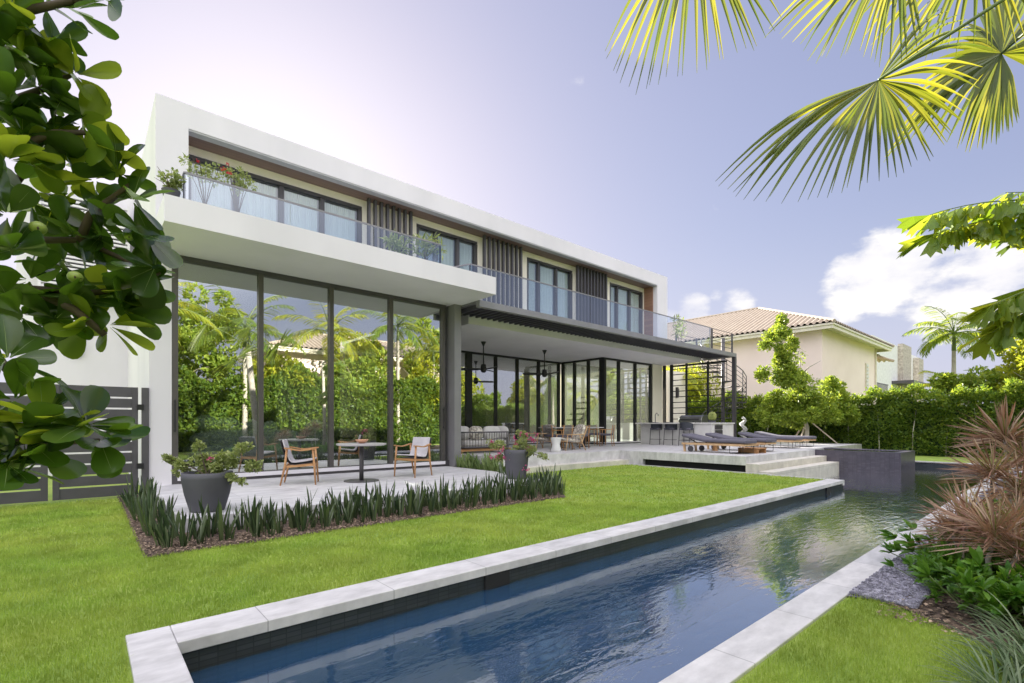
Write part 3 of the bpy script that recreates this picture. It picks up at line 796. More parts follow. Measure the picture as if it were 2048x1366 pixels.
# ---- palms: pinnate fronds
def frond(m, rm, o, az, el, L_, droop, nl, ll, w=.035):
    """rachis curving down from o; leaflets both sides"""
    pts = []; p = Vector(o); a = el
    hd_ = Vector((math.cos(az), math.sin(az), 0)); seg = 14
    for i in range(seg + 1):
        pts.append(p.copy()); a2 = a - droop * (i / seg) ** 1.3
        p = p + (hd_ * math.cos(a2) + Vector((0, 0, math.sin(a2)))) * (L_ / seg)
    rm.tube(pts, [.028 * (1 - .8 * i / seg) for i in range(seg + 1)], 5)
    side = Vector((-hd_.y, hd_.x, 0)); D, P, S = [], [], []
    for i in range(nl):
        t = .14 + .86 * i / nl; f = t * seg; k = min(int(f), seg - 1); q = pts[k].lerp(pts[k + 1], f - k)
        tan = (pts[k + 1] - pts[k]).normalized()
        l_ = ll * math.sin(math.pi * (.12 + .83 * t)) ** .6
        for s_ in (-1, 1):
            d = side * s_ * .9 + tan * (.45 + .5 * t) + Vector((0, 0, -.35 + rnd.uniform(-.15, .15)))
            D.append(d); P.append(q); S.append(l_ * rnd.uniform(.9, 1.1))
    tv = [(0, 0, 0), (w / 2, .3, .01), (w * .45, .7, -.05), (0, 1, -.18), (-w * .45, .7, -.05), (-w / 2, .3, .01)]
    m.scat(tv, NARROW[1], rmats(len(D), np.array([list(d) for d in D]), .25, np.array(S)), np.array([list(p) for p in P]))
def palm(label, base, h, nf, L_, ll, group=None, tr=.11, mat='palm_leaf', bark='pale_bark', w=.06, lean=(0, 0), crown=True, nl=46):
    t = thing('palm_tree', label, 'palm tree', base, group); base = Vector(base)
    tp = base + Vector((lean[0], lean[1], h)); tm = MB()
    n_ = 12; tm.tube([base.lerp(tp, i / n_) + Vector((lean[0] * .2 * math.sin(math.pi * i / n_), 0, 0)) for i in range(n_ + 1)], [tr * (1.25 - .5 * i / n_) * (1 + .04 * (i % 2)) for i in range(n_ + 1)], 10)
    tm.build('trunk', bark, t, smooth=True)
    sh = MB(); sh.tube([tp - Vector((0, 0, .1)), tp + Vector((0, 0, .5)), tp + Vector((0, 0, .9))], [tr * .85, tr * .8, tr * .3], 8); sh.build('crown_shaft', 'green_stem', t, smooth=True)
    top = tp + Vector((0, 0, .8))
    for i in range(nf):
        a = i * 2.399 + rnd.uniform(-.2, .2); e = R(75) - R(95) * (i / nf) ** .9
        m = MB(); r_ = MB(); frond(m, r_, top, a, e, L_ * rnd.uniform(.85, 1.1), R(75), nl, ll, w / ll)
        fo = m.build('frond', mat, t); r_.build('rachis', 'green_stem', fo)
    return t
# right background
palm('tall palm with feathery fronds right of the flat-roofed stone house', (34, 4.1, 0), 5.2, 16, 2.2, .65, w=.045)
palm('low yellow-green palm beneath the tall feathery palm', (30.5, 3.7, 0), 1.7, 13, 2.2, .6, mat='yellow_leaf', w=.05, tr=.09)
tree('flowering_tree', 'bright yellow-green tree standing past the hedge at the far right', (28.8, .9, 0), 5.6, (2.0, 2.0, 2.2), 13000, 26, .17, 'yellow_leaf')
tree('yellow_shrub', 'leafy yellow shrub rising over the hedge below the right palm', (28, 2.9, 0), 3.7, (1.0, 1.5, .8), 4000, 14, .14, 'tree_leaf')
tree('garden_tree', 'dense garden tree behind the far end of the pool lawn', (27.9, .6, 0), 3.9, (1.2, 1.9, 1.2), 7000, 22, .16, 'yellow_leaf')
# staked young tree on the terrace end
c_ = atF(1600, 760, 22.0)
b_ = atF(1613, 888, 21.8)
st_t = thing('staked_tree', 'young leafy tree held by pale wooden stakes behind the loungers', 'tree', (b_.x, b_.y, .44))
tm = MB(); tm.tube([(b_.x, b_.y, .44), (b_.x + .02, b_.y - .02, 1.1), (c_.x, c_.y, 2.6), (c_.x, c_.y + .1, 4.4)], [.11, .085, .06, .015], 8)
for k in range(9):
    a = k * 2.4; z = 1.4 + .3 * k
    tm.tube([(c_.x, c_.y, z), (c_.x + .5 * math.cos(a), c_.y + .5 * math.sin(a), z + .3), (c_.x + 1.1 * math.cos(a), c_.y + 1.1 * math.sin(a), z + .5)], [.035, .02, .006], 5)
tm.build('trunk', 'pale_bark', st_t, smooth=True)
m = MB()
for (px_, py_, rx, rz, n_) in ((1610, 832, 2.3, .5, 3000), (1555, 815, 1.2, .75, 2000), (1610, 800, 1.3, .75, 2300), (1665, 825, 1.4, .6, 2100), (1660, 775, .8, .5, 1000), (1570, 755, .95, .65, 1500), (1600, 760, .7, .5, 900),
                               (1562, 712, .7, .5, 1000), (1550, 670, .85, .5, 1200), (1585, 690, .5, .4, 500), (1525, 750, .55, .35, 450), (1685, 795, .6, .45, 600), (1530, 690, .4, .3, 250), (1560, 645, .5, .3, 400), (1690, 835, .8, .4, 700), (1530, 835, .9, .4, 800), (1600, 800, 2.6, 1.3, 1500), (1570, 730, 1.5, 1.1, 700)):
    q = atF(px_, py_, 21.8 + rnd.uniform(-.4, .4)); foliage(m, q, (rx * .62, rx * .62, rz), int(n_ * 1.6), 13, .115)
m.build('crown', 'tree_leaf', st_t)
for k, (dx, dy) in enumerate(((.75, -1.0), (-.45, .15), (.25, .7))):
    s_ = MB(); s_.bar((b_.x + dx, b_.y + dy, .42), (b_.x + .04, b_.y, 1.55), .06, .04); s_.build('stake', 'stake_wood', st_t)
# trees between the house and the neighbour
palm('slim palm seen through the steel lattice screen', (25.2, 14.8, 0), 3.2, 11, 2.0, .5, mat='yellow_leaf', bark='bark', w=.04)
tree('screen_tree', 'glowing yellow-green tree seen through the steel lattice screen', (27.8, 15.5, 0), 5.0, (1.6, 2.0, 1.7), 6000, 20, .16, 'yellow_leaf')
tree('side_tree', 'green bush between the lattice screen and the spiral stair', (24.6, 16.8, 0), 3.8, (1.2, 1.6, 1.6), 4000, 16, .15, 'yellow_leaf')
# left background beyond the gate
tree('gate_tree', 'sunlit yellow bush beyond the white wing wall at the left edge', (-4.0, 21, 0), 6.4, (2.0, 2.0, 2.2), 5000, 16, .22, 'yellow_leaf')

# ---- behind the viewer (seen in the glass and water)
for i, (x, y, h_, rx, rz, mt) in enumerate(((-1.0, -5.6, 5.2, 2.0, 1.5, 'yellow_leaf'), (3.6, -6.3, 5.6, 2.2, 1.7, 'tree_leaf'), (8.0, -6.0, 4.8, 2.0, 1.3, 'yellow_leaf'), (12.6, -6.4, 6.0, 2.4, 1.9, 'tree_leaf'), (17.0, -6.2, 5.4, 2.2, 1.7, 'yellow_leaf'), (21.5, -6.2, 5.8, 2.2, 1.8, 'tree_leaf'), (26, -6, 6.2, 2.4, 2.0, 'yellow_leaf'), (-6.0, -6.2, 6.0, 2.4, 1.9, 'tree_leaf'), (5.0, -9.0, 8.6, 2.8, 2.3, 'tree_leaf'), (19, -9, 8.8, 2.8, 2.4, 'tree_leaf'), (-2.0, -9.0, 9.0, 3.0, 2.6, 'yellow_leaf'), (13.8, -8.8, 7.6, 1.9, 1.9, 'yellow_leaf'), (25, -9, 9, 3, 2.6, 'yellow_leaf'))):
    tree('garden_tree', ['yellow-green tree opposite the left glass doors', 'green tree opposite the middle glass doors', 'small yellow tree in front of the terracotta roof', 'green tree opposite the grey column', 'yellow-green tree opposite the dining table', 'green tree opposite the terrace corner', 'yellow-green tree opposite the spiral stair', 'green tree at the far left of the garden side', 'tall green tree behind the garden hedge, left', 'tall green tree behind the garden hedge, right', 'tallest yellow-green tree behind the hedge, reflected in the first glass door', 'slender yellow tree right of the terracotta roof', 'broad yellow tree behind the hedge at the far end'][i],
         (x, y, 0), h_, (rx, 1.4, rz), 3600, 20, .24, mt, group='trees along the garden side')
for i, (x, y, h_, s_) in enumerate(((2.2, -4.4, 5.6, 3.3), (-3.2, -4.2, 5.2, 3.2), (-6.5, -3.2, 3.8, 2.6), (6.0, -5.0, 5.2, 3.2), (10.2, -5.0, 5.6, 3.0), (14.5, -5.2, 6.5, 3.0), (18.5, -7.5, 5.6, 2.6), (22.5, -7.8, 6.2, 2.8), (27, -7.5, 5.2, 2.7))):
    palm(['palm with arching fronds reflected at the left of the glass doors', 'broad palm reflected in the first glass door', 'short palm at the garden corner reflected at the far left', 'tall palm behind the hedge, reflected beside the tiled roof',
          'mid-height palm behind the hedge, reflected above the sofa', 'tallest palm behind the hedge near the middle of the garden', 'palm behind the hedge reflected near the grey column', 'palm behind the hedge opposite the dining table', 'palm behind the hedge opposite the stairs'][i],
         (x, y, 0), h_, 12, s_, .75, group='palms along the garden side', w=.06, mat='palm_leaf' if i % 2 else 'yellow_leaf', nl=34)

# ================================================================ NEIGHBOURING BUILDINGS
def tile_mat():
    m, t, b = newmat('roof_tile'); N, L = t.nodes, t.links
    inp(b, 'Roughness', .85)
    g = N.new('ShaderNodeTexCoord'); n = N.new('ShaderNodeTexNoise'); n.inputs['Scale'].default_value = 2.5; n.inputs['Detail'].default_value = 6
    L.new(g.outputs['Object'], n.inputs[0]); mx = N.new('ShaderNodeMix'); mx.data_type = 'RGBA'
    mx.inputs[6].default_value = (.28, .22, .17, 1); mx.inputs[7].default_value = (.44, .38, .31, 1); L.new(n.outputs[0], mx.inputs[0]); L.new(mx.outputs[2], b.inputs['Base Color'])
tile_mat()
def hip_roof(m, x0, x1, y0, y1, ze, slope, step=.30):
    """barrel-tiled hip roof: each slope is a corrugated sheet clipped to its trapezoid/triangle"""
    hx, hy = (x1 - x0) / 2, (y1 - y0) / 2; r = min(hx, hy)
    def side(o, ux, uy, L_):
        # o corner, ux along the eave, uy inward
        n = int(L_ / step); amp = .10
        for i in range(n):
            for (f0, f1, z0, z1) in ((0, .25, 0, amp), (.25, .5, amp, amp), (.5, .75, amp, 0), (.75, 1, 0, 0)):
                a, b_ = (i + f0) * L_ / n, (i + f1) * L_ / n
                la, lb = min(a, L_ - a, r), min(b_, L_ - b_, r)
                rows = 1
                p = [o + ux * a + Vector((0, 0, z0)), o + ux * b_ + Vector((0, 0, z1)), o + ux * b_ + uy * lb + Vector((0, 0, lb * slope + z1)), o + ux * a + uy * la + Vector((0, 0, la * slope + z0))]
                m.quad(*p)
    Z = ze
    side(Vector((x0, y0, Z)), Vector((1, 0, 0)), Vector((0, 1, 0)), x1 - x0)
    side(Vector((x1, y0, Z)), Vector((0, 1, 0)), Vector((-1, 0, 0)), y1 - y0)
    side(Vector((x1, y1, Z)), Vector((-1, 0, 0)), Vector((0, -1, 0)), x1 - x0)
    side(Vector((x0, y1, Z)), Vector((0, -1, 0)), Vector((1, 0, 0)), y1 - y0)
    rg = []
    for cx_, cy_, sx_, sy_ in ((x0, y0, 1, 1), (x1, y0, -1, 1), (x1, y1, -1, -1), (x0, y1, 1, -1)):
        m.tube([(cx_, cy_, Z + .04), (cx_ + sx_ * r, cy_ + sy_ * r, Z + r * slope + .06)], .1, 6)
    if hy > hx: m.tube([(x0 + r, y0 + r, Z + r * slope + .06), (x0 + r, y1 - r, Z + r * slope + .06)], .1, 6)
    else: m.tube([(x0 + r, y0 + r, Z + r * slope + .06), (x1 - r, y0 + r, Z + r * slope + .06)], .1, 6)
def villa(label, x0, x1, y0, y1, ze, slope, cat='house'):
    v = thing('tiled_house', label, cat, ((x0 + x1) / 2, (y0 + y1) / 2, 0))
    box('wall', 'wall_paint', v, x0 + .8, x1 - .8, y0 + .8, y1 - .8, 0, ze - .12)
    r = MB(); hip_roof(r, x0, x1, y0, y1, ze, slope); r.build('roof', 'roof_tile', v)
    e = MB(); e.box(x0 + .04, x1 - .04, y0 + .04, y1 - .04, ze - .12, ze - .02)
    e.box(x0 + .1, x1 - .1, y0 + .1, y0 + .2, ze - .30, ze - .122); e.box(x0 + .1, x0 + .2, y0 + .2, y1 - .1, ze - .30, ze - .122)
    e.box(x0 + .1, x1 - .1, y1 - .2, y1 - .1, ze - .30, ze - .122); e.box(x1 - .2, x1 - .1, y0 + .2, y1 - .2, ze - .30, ze - .122)
    e.build('eaves', 'trim_paint', v)
    return v
v = villa('cream stucco house with a brown tiled hip roof behind the hedge', 29.4, 42.2, 8.2, 30, 6.64, .43)
# slit window, balcony recess on the near side
wx = xY(1732, 9.0)
for z0, z1 in ((3.3, 5.3), (1.0, 2.6)):
    m = MB(); m.box(wx - .25, wx + .25, 8.93, 8.99, z0, z1); wo = m.build('window', 'trim_paint', v)
    for k in range(8): box('shutter_slat', 'plain_white', wo, wx - .2, wx + .2, 8.88, 8.928, z0 + .08 + k * (z1 - z0 - .1) / 8, z0 + .08 + (k + .7) * (z1 - z0 - .1) / 8)
m = MB(); m.box(41.42, 44.5, 9.6, 14, 0, 3.2); m.build('balcony', 'wall_paint', v)
box('downpipe', 'trim_paint', v, 40.9, 41.0, 8.9, 8.98, 0, 6.5)
m = MB(); m.box(40.8, 44.8, 9.0, 9.6, 2.9, 3.15)
m.build('balcony_floor', 'wall_paint', v)
m = MB()
for k in range(22): m.box(41.0 + k * .17, 41.02 + k * .17, 9.02, 9.04, 3.15, 4.15)
m.box(40.95, 44.75, 9.0, 9.06, 4.15, 4.2)
m.build('balcony_rail', 'dark_metal', v)
m = MB(); hip_roof(m, 41.5, 45.8, 8.9, 16, 6.0, .3); m.build('roof', 'roof_tile', v)
box('door', 'soffit_wood', v, 42.2, 43.2, 13.9, 13.99, 3.3, 5.4)
# flat-roofed stone and white house
v2 = thing('stone_house', 'flat-roofed white house with rough stone corner piers, far right', 'house', (58, 10, 0))
def q2(px, Y): return xY(px, Y)
YS = 11.0
box('wall', 'plain_white', v2, q2(1745, YS), q2(1812, YS), YS, YS + 10, 0, 8.7)
box('stone_pier', 'stone_clad', v2, q2(1806, YS - .4), q2(1823, YS - .4), YS - .4, YS, 0, 8.9)
box('stone_pier', 'stone_clad', v2, q2(1838, YS - .4), q2(1847, YS - .4), YS - .4, YS + 8, 0, 8.2)
box('upper_storey', 'plain_white', v2, q2(1824, YS + .1), q2(1837, YS + .1), YS + .1, YS + 9, 5.2, 8.5)
m = MB(); m.box(q2(1822, YS - 1.4), q2(1852, YS - 1.4), YS - 1.6, YS, 5.0, 5.25); m.build('canopy', 'dark_metal', v2)
box('window', 'window_glass', v2, q2(1824, YS + .2), q2(1837, YS + .2), YS + .15, YS + .2, 0, 5.0)
# houses behind the viewer
villa('cream house with a terracotta roof behind the garden hedge, reflected in the glass', 8.5, 24, -19, -10.5, 6.2, .40)
villa('second tiled house beyond the palms, reflected at the left of the glass', -9, 5, -22, -11.5, 6.4, .40)

# ================================================================ SPIRAL STAIR
sc_ = Vector((xY(1446, 11.0), 11.0, ZT))
S = thing('spiral_staircase', 'dark steel spiral staircase rising behind the pergola post', 'staircase', sc_)
m = MB(); m.tube([sc_, sc_ + Vector((0, 0, 4.95))], .085, 12); m.build('centre_pole', 'dark_metal', S, smooth=True)
RAD = 1.0; NS = 17; rise = (4.46 - ZT) / NS
hp = []
for i in range(NS):
    a0 = R(120) - R(23) * i; z = ZT + rise * (i + 1)
    m = MB(); a1 = a0 - R(25)
    P = [sc_ + Vector((0, 0, z - ZT))]
    def pt(a, r, zz): return (sc_.x + r * math.cos(a), sc_.y + r * math.sin(a), zz)
    vs = [pt(a0, .06, z), pt(a0, RAD, z), pt((a0 + a1) / 2, RAD, z), pt(a1, RAD, z), pt(a1, .06, z)]
    vv = vs + [(x, y, zz - .045) for x, y, zz in vs]
    m.add(vv, [(0, 1, 2, 3, 4), (9, 8, 7, 6, 5)] + [(k, k + 5, (k + 1) % 5 + 5, (k + 1) % 5) for k in range(5)])
    m.build('tread', 'dark_metal', S)
    q = pt((a0 + a1) / 2, RAD + .02, z - .04); m = MB(); m.box(q[0] - .012, q[0] + .012, q[1] - .012, q[1] + .012, z - .04, z + .95)
    m.build('baluster', 'dark_metal', S); hp.append(((a0 + a1) / 2, z))
for k in range(5):
    m = MB(); m.tube([pt(a, RAD + .02, z + .15 + k * .2) for a, z in hp], .012 if k < 4 else .02, 5)
    m.build('handrail' if k == 4 else 'rail_bar', 'dark_metal', S, smooth=True)

# ================================================================ GATE AND LAMPS
GYY = 10.98
def slatpanel(name, x0, x1, z0, z1, parent, n=10):
    f_ = MB(); w_ = .085
    f_.box(x0, x0 + w_, GYY - .03, GYY + .03, z0, z1); f_.box(x1 - w_, x1, GYY - .03, GYY + .03, z0, z1)
    fo = f_.build(name, 'gate_metal', parent)
    h_ = (z1 - z0) / n
    for i in range(n):
        box('slat', 'gate_metal', fo, x0 + w_ + .001, x1 - w_ - .001, GYY - .018, GYY + .018, z0 + i * h_ + (.0 if i == 0 else .015), z0 + (i + 1) * h_ - (0 if i == n - 1 else .015))
    return fo
GT = thing('slatted_gate', 'dark grey metal gate of horizontal slats beside the white pier', 'gate', (0, GYY, 0))
gx = [xY(q, GYY) for q in (105, 276, 283, 298)]
slatpanel('gate_leaf', gx[0], gx[1], .05, 1.95, GT)
box('gate_post', 'gate_metal', GT, gx[2], .873, GYY - .04, GYY + .04, 0, 1.95)
for z in (1.55, .5):
    m = MB(); m.box(gx[1] - .02, gx[2] + .03, GYY - .055, GYY - .032, z, z + .1); m.build('hinge', 'black_metal', GT)
FN = thing('slatted_fence', 'dark grey slatted metal fence panels continuing left of the gate', 'fence', (-2.5, GYY, 0))
x = gx[0] - .055
for k in range(4):
    slatpanel('fence_panel', x - 1.75, x, .05, 1.95, FN); x -= 1.8
WL = thing('wall_lamp', 'bronze rectangular wall lamp on the white wing wall over the gate', 'wall lamp', (0, 16.8, 3))
p0, p1 = onY(140, 671, 16.78), onY(163, 712, 16.78)
box('housing', 'bronze_metal', WL, p0.x, p1.x, 16.70, 16.795, p1.z, p0.z)
box('shade', 'grey_metal', WL, p0.x + .07, p1.x - .07, 16.66, 16.70, p1.z + .1, p0.z - .06)
W2 = thing('wall_lamp', 'small black wall lamp on the pale wall behind the lattice screen', 'wall lamp', (21.6, 13.9, 2.3))
# pale wall seen through the lattice
wa, wb = xY(1337, 14.0), xY(1372, 14.0)
box('side_wall', 'cream_render', H, wa, wb, 14.0, 19, ZT, 4.118)
lx = xY(1356, 13.9); z_ = onY(1356, 785, 13.9).z
box('housing', 'black_metal', W2, lx - .07, lx + .07, 13.9, 13.998, z_ - .28, z_ + .28); box('shade', 'dark_metal', W2, lx - .05, lx + .05, 13.86, 13.9, z_ - .2, z_ + .2)
SCU = thing('garden_sculpture', 'pale twisted stone sculpture in front of the hedge behind the loungers', 'sculpture', (23.4, 9.6, ZT))
sp_ = atF(1487, 870, 24.2); m = MB()
m.tube([(sp_.x + .09 * math.sin(k * 1.25) , sp_.y + .09 * math.cos(k * 1.25), ZT + k * .085) for k in range(15)], [.09 + .03 * math.sin(k * 2) if k < 13 else .06 for k in range(15)], 8); m.build('spiral', 'plain_white', SCU, smooth=True)
box('plinth', 'stone_clad', SCU, sp_.x - .18, sp_.x + .18, sp_.y - .18, sp_.y + .18, ZT - .1, ZT + .06)
# ceiling fans over the terrace
def fan(px, py, pz, label, Y):
    top = onY(px, py, Y); top.z = 4.118
    F_ = thing('ceiling_fan', label, 'ceiling fan', top, 'fans hanging from the terrace soffit')
    m = MB(); m.lathe([(.02, -.16), (.045, -.1), (.09, -.01), (.09, 0)], top, 16); m.build('canopy', 'black_metal', F_, smooth=True)
    zb = onY(px, pz, Y).z
    m = MB(); m.tube([top - Vector((0, 0, .1)), (top.x, top.y, zb)], .02, 8); m.build('downrod', 'black_metal', F_, smooth=True)
    m = MB(); m.lathe([(.03, .12), (.085, .1), (.1, 0), (.1, -.12), (.06, -.17), (.0, -.18)], (top.x, top.y, zb), 18); m.build('motor', 'black_metal', F_, smooth=True)
    for k in range(3):
        a = R(25 + 120 * k); m = MB(); c_, s_ = math.cos(a), math.sin(a)
        d, w = Vector((c_, s_, 0)), Vector((-s_, c_, .32))
        o = Vector((top.x, top.y, zb - .06)); V = []
        for (r, hw) in ((.09, .03), (.2, .06), (.5, .075), (.78, .06), (.84, .02)):
            for zz in (-.014, .014): V += [o + d * r - w * hw + Vector((0, 0, zz)), o + d * r + w * hw + Vector((0, 0, zz))]
        Fc = []
        for i in range(4):
            b0 = i * 4; Fc += [(b0, b0 + 1, b0 + 5, b0 + 4), (b0 + 2, b0 + 6, b0 + 7, b0 + 3), (b0, b0 + 4, b0 + 6, b0 + 2), (b0 + 1, b0 + 3, b0 + 7, b0 + 5)]
        m.add(V, Fc + [(0, 2, 3, 1), (16, 17, 19, 18)]); m.build('blade', 'black_metal', F_)
    return F_
fan(967, 0, 735, 'black ceiling fan nearest the grey column, over the sofa', 13.3)
fan(1089, 0, 745, 'black ceiling fan over the dining end of the terrace', 13.3)

# ================================================================ FURNITURE
pm('cushion_grey', (.56, .54, .58), (.50, .48, .52), scale=6, rough=.95, bump=.2, bscale=300)
pm('cushion_pale', (.62, .60, .60), (.56, .54, .54), scale=6, rough=.95, bump=.2, bscale=300)
pm('cushion_slate', (.13, .125, .16), (.11, .105, .14), scale=6, rough=.95, bump=.2, bscale=300)
pm('pattern_fabric', (.72, .68, .60), (.34, .30, .27), scale=14, rough=.95, contrast=(.45, .55))
pm('sling_dark', (.05, .045, .05), rough=.8)
pm('pot_grey', (.085, .085, .10), (.07, .07, .085), scale=3, rough=.7, bump=.15, bscale=60)
pm('rope_grey', (.22, .21, .20), (.12, .11, .11), scale=30, rough=.9)
pm('stool_navy', (.035, .04, .055), (.05, .055, .07), scale=30, rough=.85)
pm('table_top', (.50, .48, .49), (.44, .42, .44), scale=5, rough=.35)
pm('steel', (.30, .30, .30), rough=.3, metal=.9)
pm('sofa_inside', (.80, .80, .79), (.74, .74, .73), rough=.95)
pm('counter_stone', (.66, .65, .64), (.6, .59, .58), scale=4, rough=.5)
pm('cactus_green', (.30, .33, .10), (.18, .22, .06), scale=12, rough=.7)
pm('bowl_wood', (.62, .34, .22), (.5, .26, .16), scale=8, rough=.5)

def armchair(label=None):
    """teak dining chair: faces +X"""
    r = thing('armchair', label or '', 'armchair')
    for sy in (-1, 1):
        m = MB(); m.tube([(.27, sy * .28, 0), (.25, sy * .27, .35), (.22, sy * .265, .655)], [.014, .021, .02], 8); m.build('leg', 'teak', r, smooth=True)
        m = MB(); m.tube([(-.33, sy * .25, 0), (-.25, sy * .255, .36), (-.22, sy * .26, .66)], [.014, .021, .02], 8); m.build('leg', 'teak', r, smooth=True)
        m = MB()
        for i in range(8):
            t0, t1 = i / 8, (i + 1) / 8
            f_ = lambda t: (-.26 + .54 * t, sy * (.265 + .03 * math.sin(math.pi * t)), .665 + .018 * math.cos(math.pi * t * 2) - .02 * t)
            m.bar(f_(t0), f_(t1), .045, .024)
        m.build('armrest', 'teak', r)
    m = MB(); m.bar((.245, -.265, .37), (.245, .265, .37), .03, .045); m.bar((-.25, -.25, .34), (-.25, .25, .34), .03, .045)
    for sy in (-1, 1): m.bar((-.25, sy * .24, .34), (.245, sy * .255, .37), .02, .04)
    m.build('seat_frame', 'teak', r)
    m = MB(); n_ = 12; prev = None
    prof = [(.26, .425), (.12, .40), (-.08, .375), (-.16, .385), (-.215, .44), (-.25, .53), (-.30, .68), (-.335, .82)]
    for th, nm, mt, w_ in ((.0, 'sling', 'sling_dark', .245), (.028, 'cushion', 'cushion_grey', .235)):
        m = MB(); V = []
        for i, (x, z) in enumerate(prof):
            a = prof[max(i - 1, 0)]; b_ = prof[min(i + 1, len(prof) - 1)]
            dx, dz = b_[0] - a[0], b_[1] - a[1]; l_ = math.hypot(dx, dz); nx, nz = dz / l_ * -1, dx / l_
            nx, nz = (-nx, -nz) if nz < 0 or (abs(nz) < .3 and nx < 0) else (nx, nz)
            t0 = th + .004 if th else -.006; t1 = th + .03 if th else .004
            for t_ in (t0, t1):
                for sy in (-1, 1): V.append((x + nx * t_, sy * w_, z + nz * t_))
        Fc = []
        for i in range(len(prof) - 1):
            b0 = i * 4; Fc += [(b0, b0 + 1, b0 + 5, b0 + 4), (b0 + 2, b0 + 6, b0 + 7, b0 + 3), (b0, b0 + 4, b0 + 6, b0 + 2), (b0 + 1, b0 + 3, b0 + 7, b0 + 5)]
        e_ = (len(prof) - 1) * 4
        m.add(V, Fc + [(0, 2, 3, 1), (e_, e_ + 1, e_ + 3, e_ + 2)]); m.build(nm, mt, r, bevel=.012 if th else 0)
    return r
A = armchair('teak armchair with grey cushion left of the round bistro table, facing right')
dup(A, onZ(826, 952, ZP), R(200), 'teak armchair with grey cushion right of the round bistro table, facing left')
place(A, onZ(603, 967, ZP), R(-24))
# bistro table and bowl
tp = onZ(723, 962, ZP)
T_ = thing('bistro_table', 'round grey pedestal table standing between the two teak armchairs', 'table', tp)
m = MB(); m.lathe([(.0, 0), (.33, 0), (.335, .008), (.33, .016), (.04, .022), (0, .022)], tp, 40); m.build('base', 'dark_metal', T_, smooth=False)
m = MB(); m.lathe([(.042, .02), (.042, .70)], tp, 20); m.build('stem', 'dark_metal', T_, smooth=True)
m = MB(); m.lathe([(.0, .70), (.44, .70), (.475, .715), (.475, .738), (0, .74)], tp, 48); m.build('top', 'table_top', T_)
bo = tp + Vector((.03, .05, .741))
m = MB(); m.lathe([(.0, 0), (.05, 0), (.10, .03), (.13, .075), (.122, .075), (.09, .035), (0, .012)], bo, 14)
B_ = m.build('bowl', 'bowl_wood', smooth=True); tag(B_, 'wooden bowl on the round bistro table', 'bowl')

# planters
def pot(m, c, r0, r1, h, n=40):
    m.lathe([(0, 0), (r0 * .95, 0), (r0, .02), (r0 + (r1 - r0) * .62, h * .45), (r1, h * .85), (r1 * .985, h), (r1 * .93, h), (r1 * .92, h - .08), (0, h - .08)], c, n)
def bush(c, blobs, n, leaf):
    m = MB()
    for (o, rad, k) in blobs: foliage(m, Vector(c) + Vector(o), rad, int(n * k), max(4, int(14 * k)), leaf)
    return m
CR = Vector((SA, -CA, 0))      # camera right, for laying out only
def flowers(m, pts, s):
    tv = [(0, 0, 0), (.35, .6, .2), (0, 1, .1), (-.35, .6, .2)]
    for p in pts:
        k = 12; d = unit(k) + np.array([0, 0, .3]); pos = np.array([list(p)] * k) + nr.normal(0, s * .5, (k, 3))
        m.scat(tv, [(0, 1, 2, 3)], rmats(k, d, .8, np.full(k, s)), pos)
def twigs(m, c, tips, r=.006):
    for t_ in tips:
        c0, t0 = Vector(c), Vector(t_); m.tube([c0, c0.lerp(t0, .5) + Vector((0, 0, .04)), t0], [r, r * .7, r * .3], 5)
pc = onZ(415, 1021, ZP)
P1 = thing('potted_plant', 'large grey pot of trailing bougainvillea on the near patio corner', 'potted plant', pc, 'grey pots of bougainvillea')
m = MB(); pot(m, pc, .20, .29, .50); m.build('pot', 'pot_grey', P1, smooth=True)
m = MB(); m.lathe([(.0, .43), (.262, .43)], pc, 24); m.build('soil', 'soil', P1)
o_ = pc + Vector((0, 0, .5)); bl = []; tp_ = []
for (px_, py_, k, rr) in ((365, 935, 1, .10), (400, 915, 1.2, .12), (430, 925, 1.2, .12), (470, 920, 1.3, .13), (490, 895, .9, .10), (345, 920, .6, .07), (335, 918, .4, .05), (500, 935, .8, .09), (465, 960, .5, .07), (385, 950, .7, .07), (395, 890, .4, .06), (487, 965, .35, .05), (515, 930, .3, .04), (440, 950, .8, .08), (420, 940, 1, .12)):
    q = atF(px_, py_, 6.4 + rnd.uniform(-.12, .12)); bl.append((q - o_, (rr * 1.35, rr * 1.35, rr * 1.15), k * .17)); tp_.append(q)
m = bush(o_, bl, 2100, .042); m.build('foliage', 'bougain_leaf', P1)
m = MB(); twigs(m, o_ - Vector((0, 0, .06)), tp_, .007); m.build('stems', 'twig', P1)
for q in (atF(421, 917, 6.3), atF(455, 905, 6.35)): m = MB(); flowers(m, [q], .03); m.build('flower', 'pink_flower', P1)
pc = onZ(1033, 957, ZP)
P2 = thing('potted_plant', 'grey pot with bright pink bougainvillea at the far corner of the patio', 'potted plant', pc, 'grey pots of bougainvillea')
m = MB(); pot(m, pc, .19, .255, .60); m.build('pot', 'pot_grey', P2, smooth=True)
m = MB(); m.lathe([(.0, .53), (.23, .53)], pc, 24); m.build('soil', 'soil', P2)
o_ = pc + Vector((0, 0, .6)); bl = []; tp_ = []; F0 = 10.05
for (px_, py_, k, rr) in ((1000, 895, 1, .16), (1040, 885, 1.3, .19), (1020, 905, 1.1, .16), (1050, 905, 1, .15), (985, 888, .5, .10), (1065, 900, .6, .1), (1040, 870, .5, .1), (1080, 913, .25, .07), (1092, 915, .2, .05), (1048, 930, .35, .07), (1005, 912, .5, .1)):
    q = atF(px_, py_, F0 + rnd.uniform(-.15, .15)); bl.append((q - o_, (rr * 1.25, rr * 1.25, rr * 1.2), k * .17)); tp_.append(q)
m = bush(o_, bl, 2300, .046); m.build('foliage', 'bougain_leaf', P2)
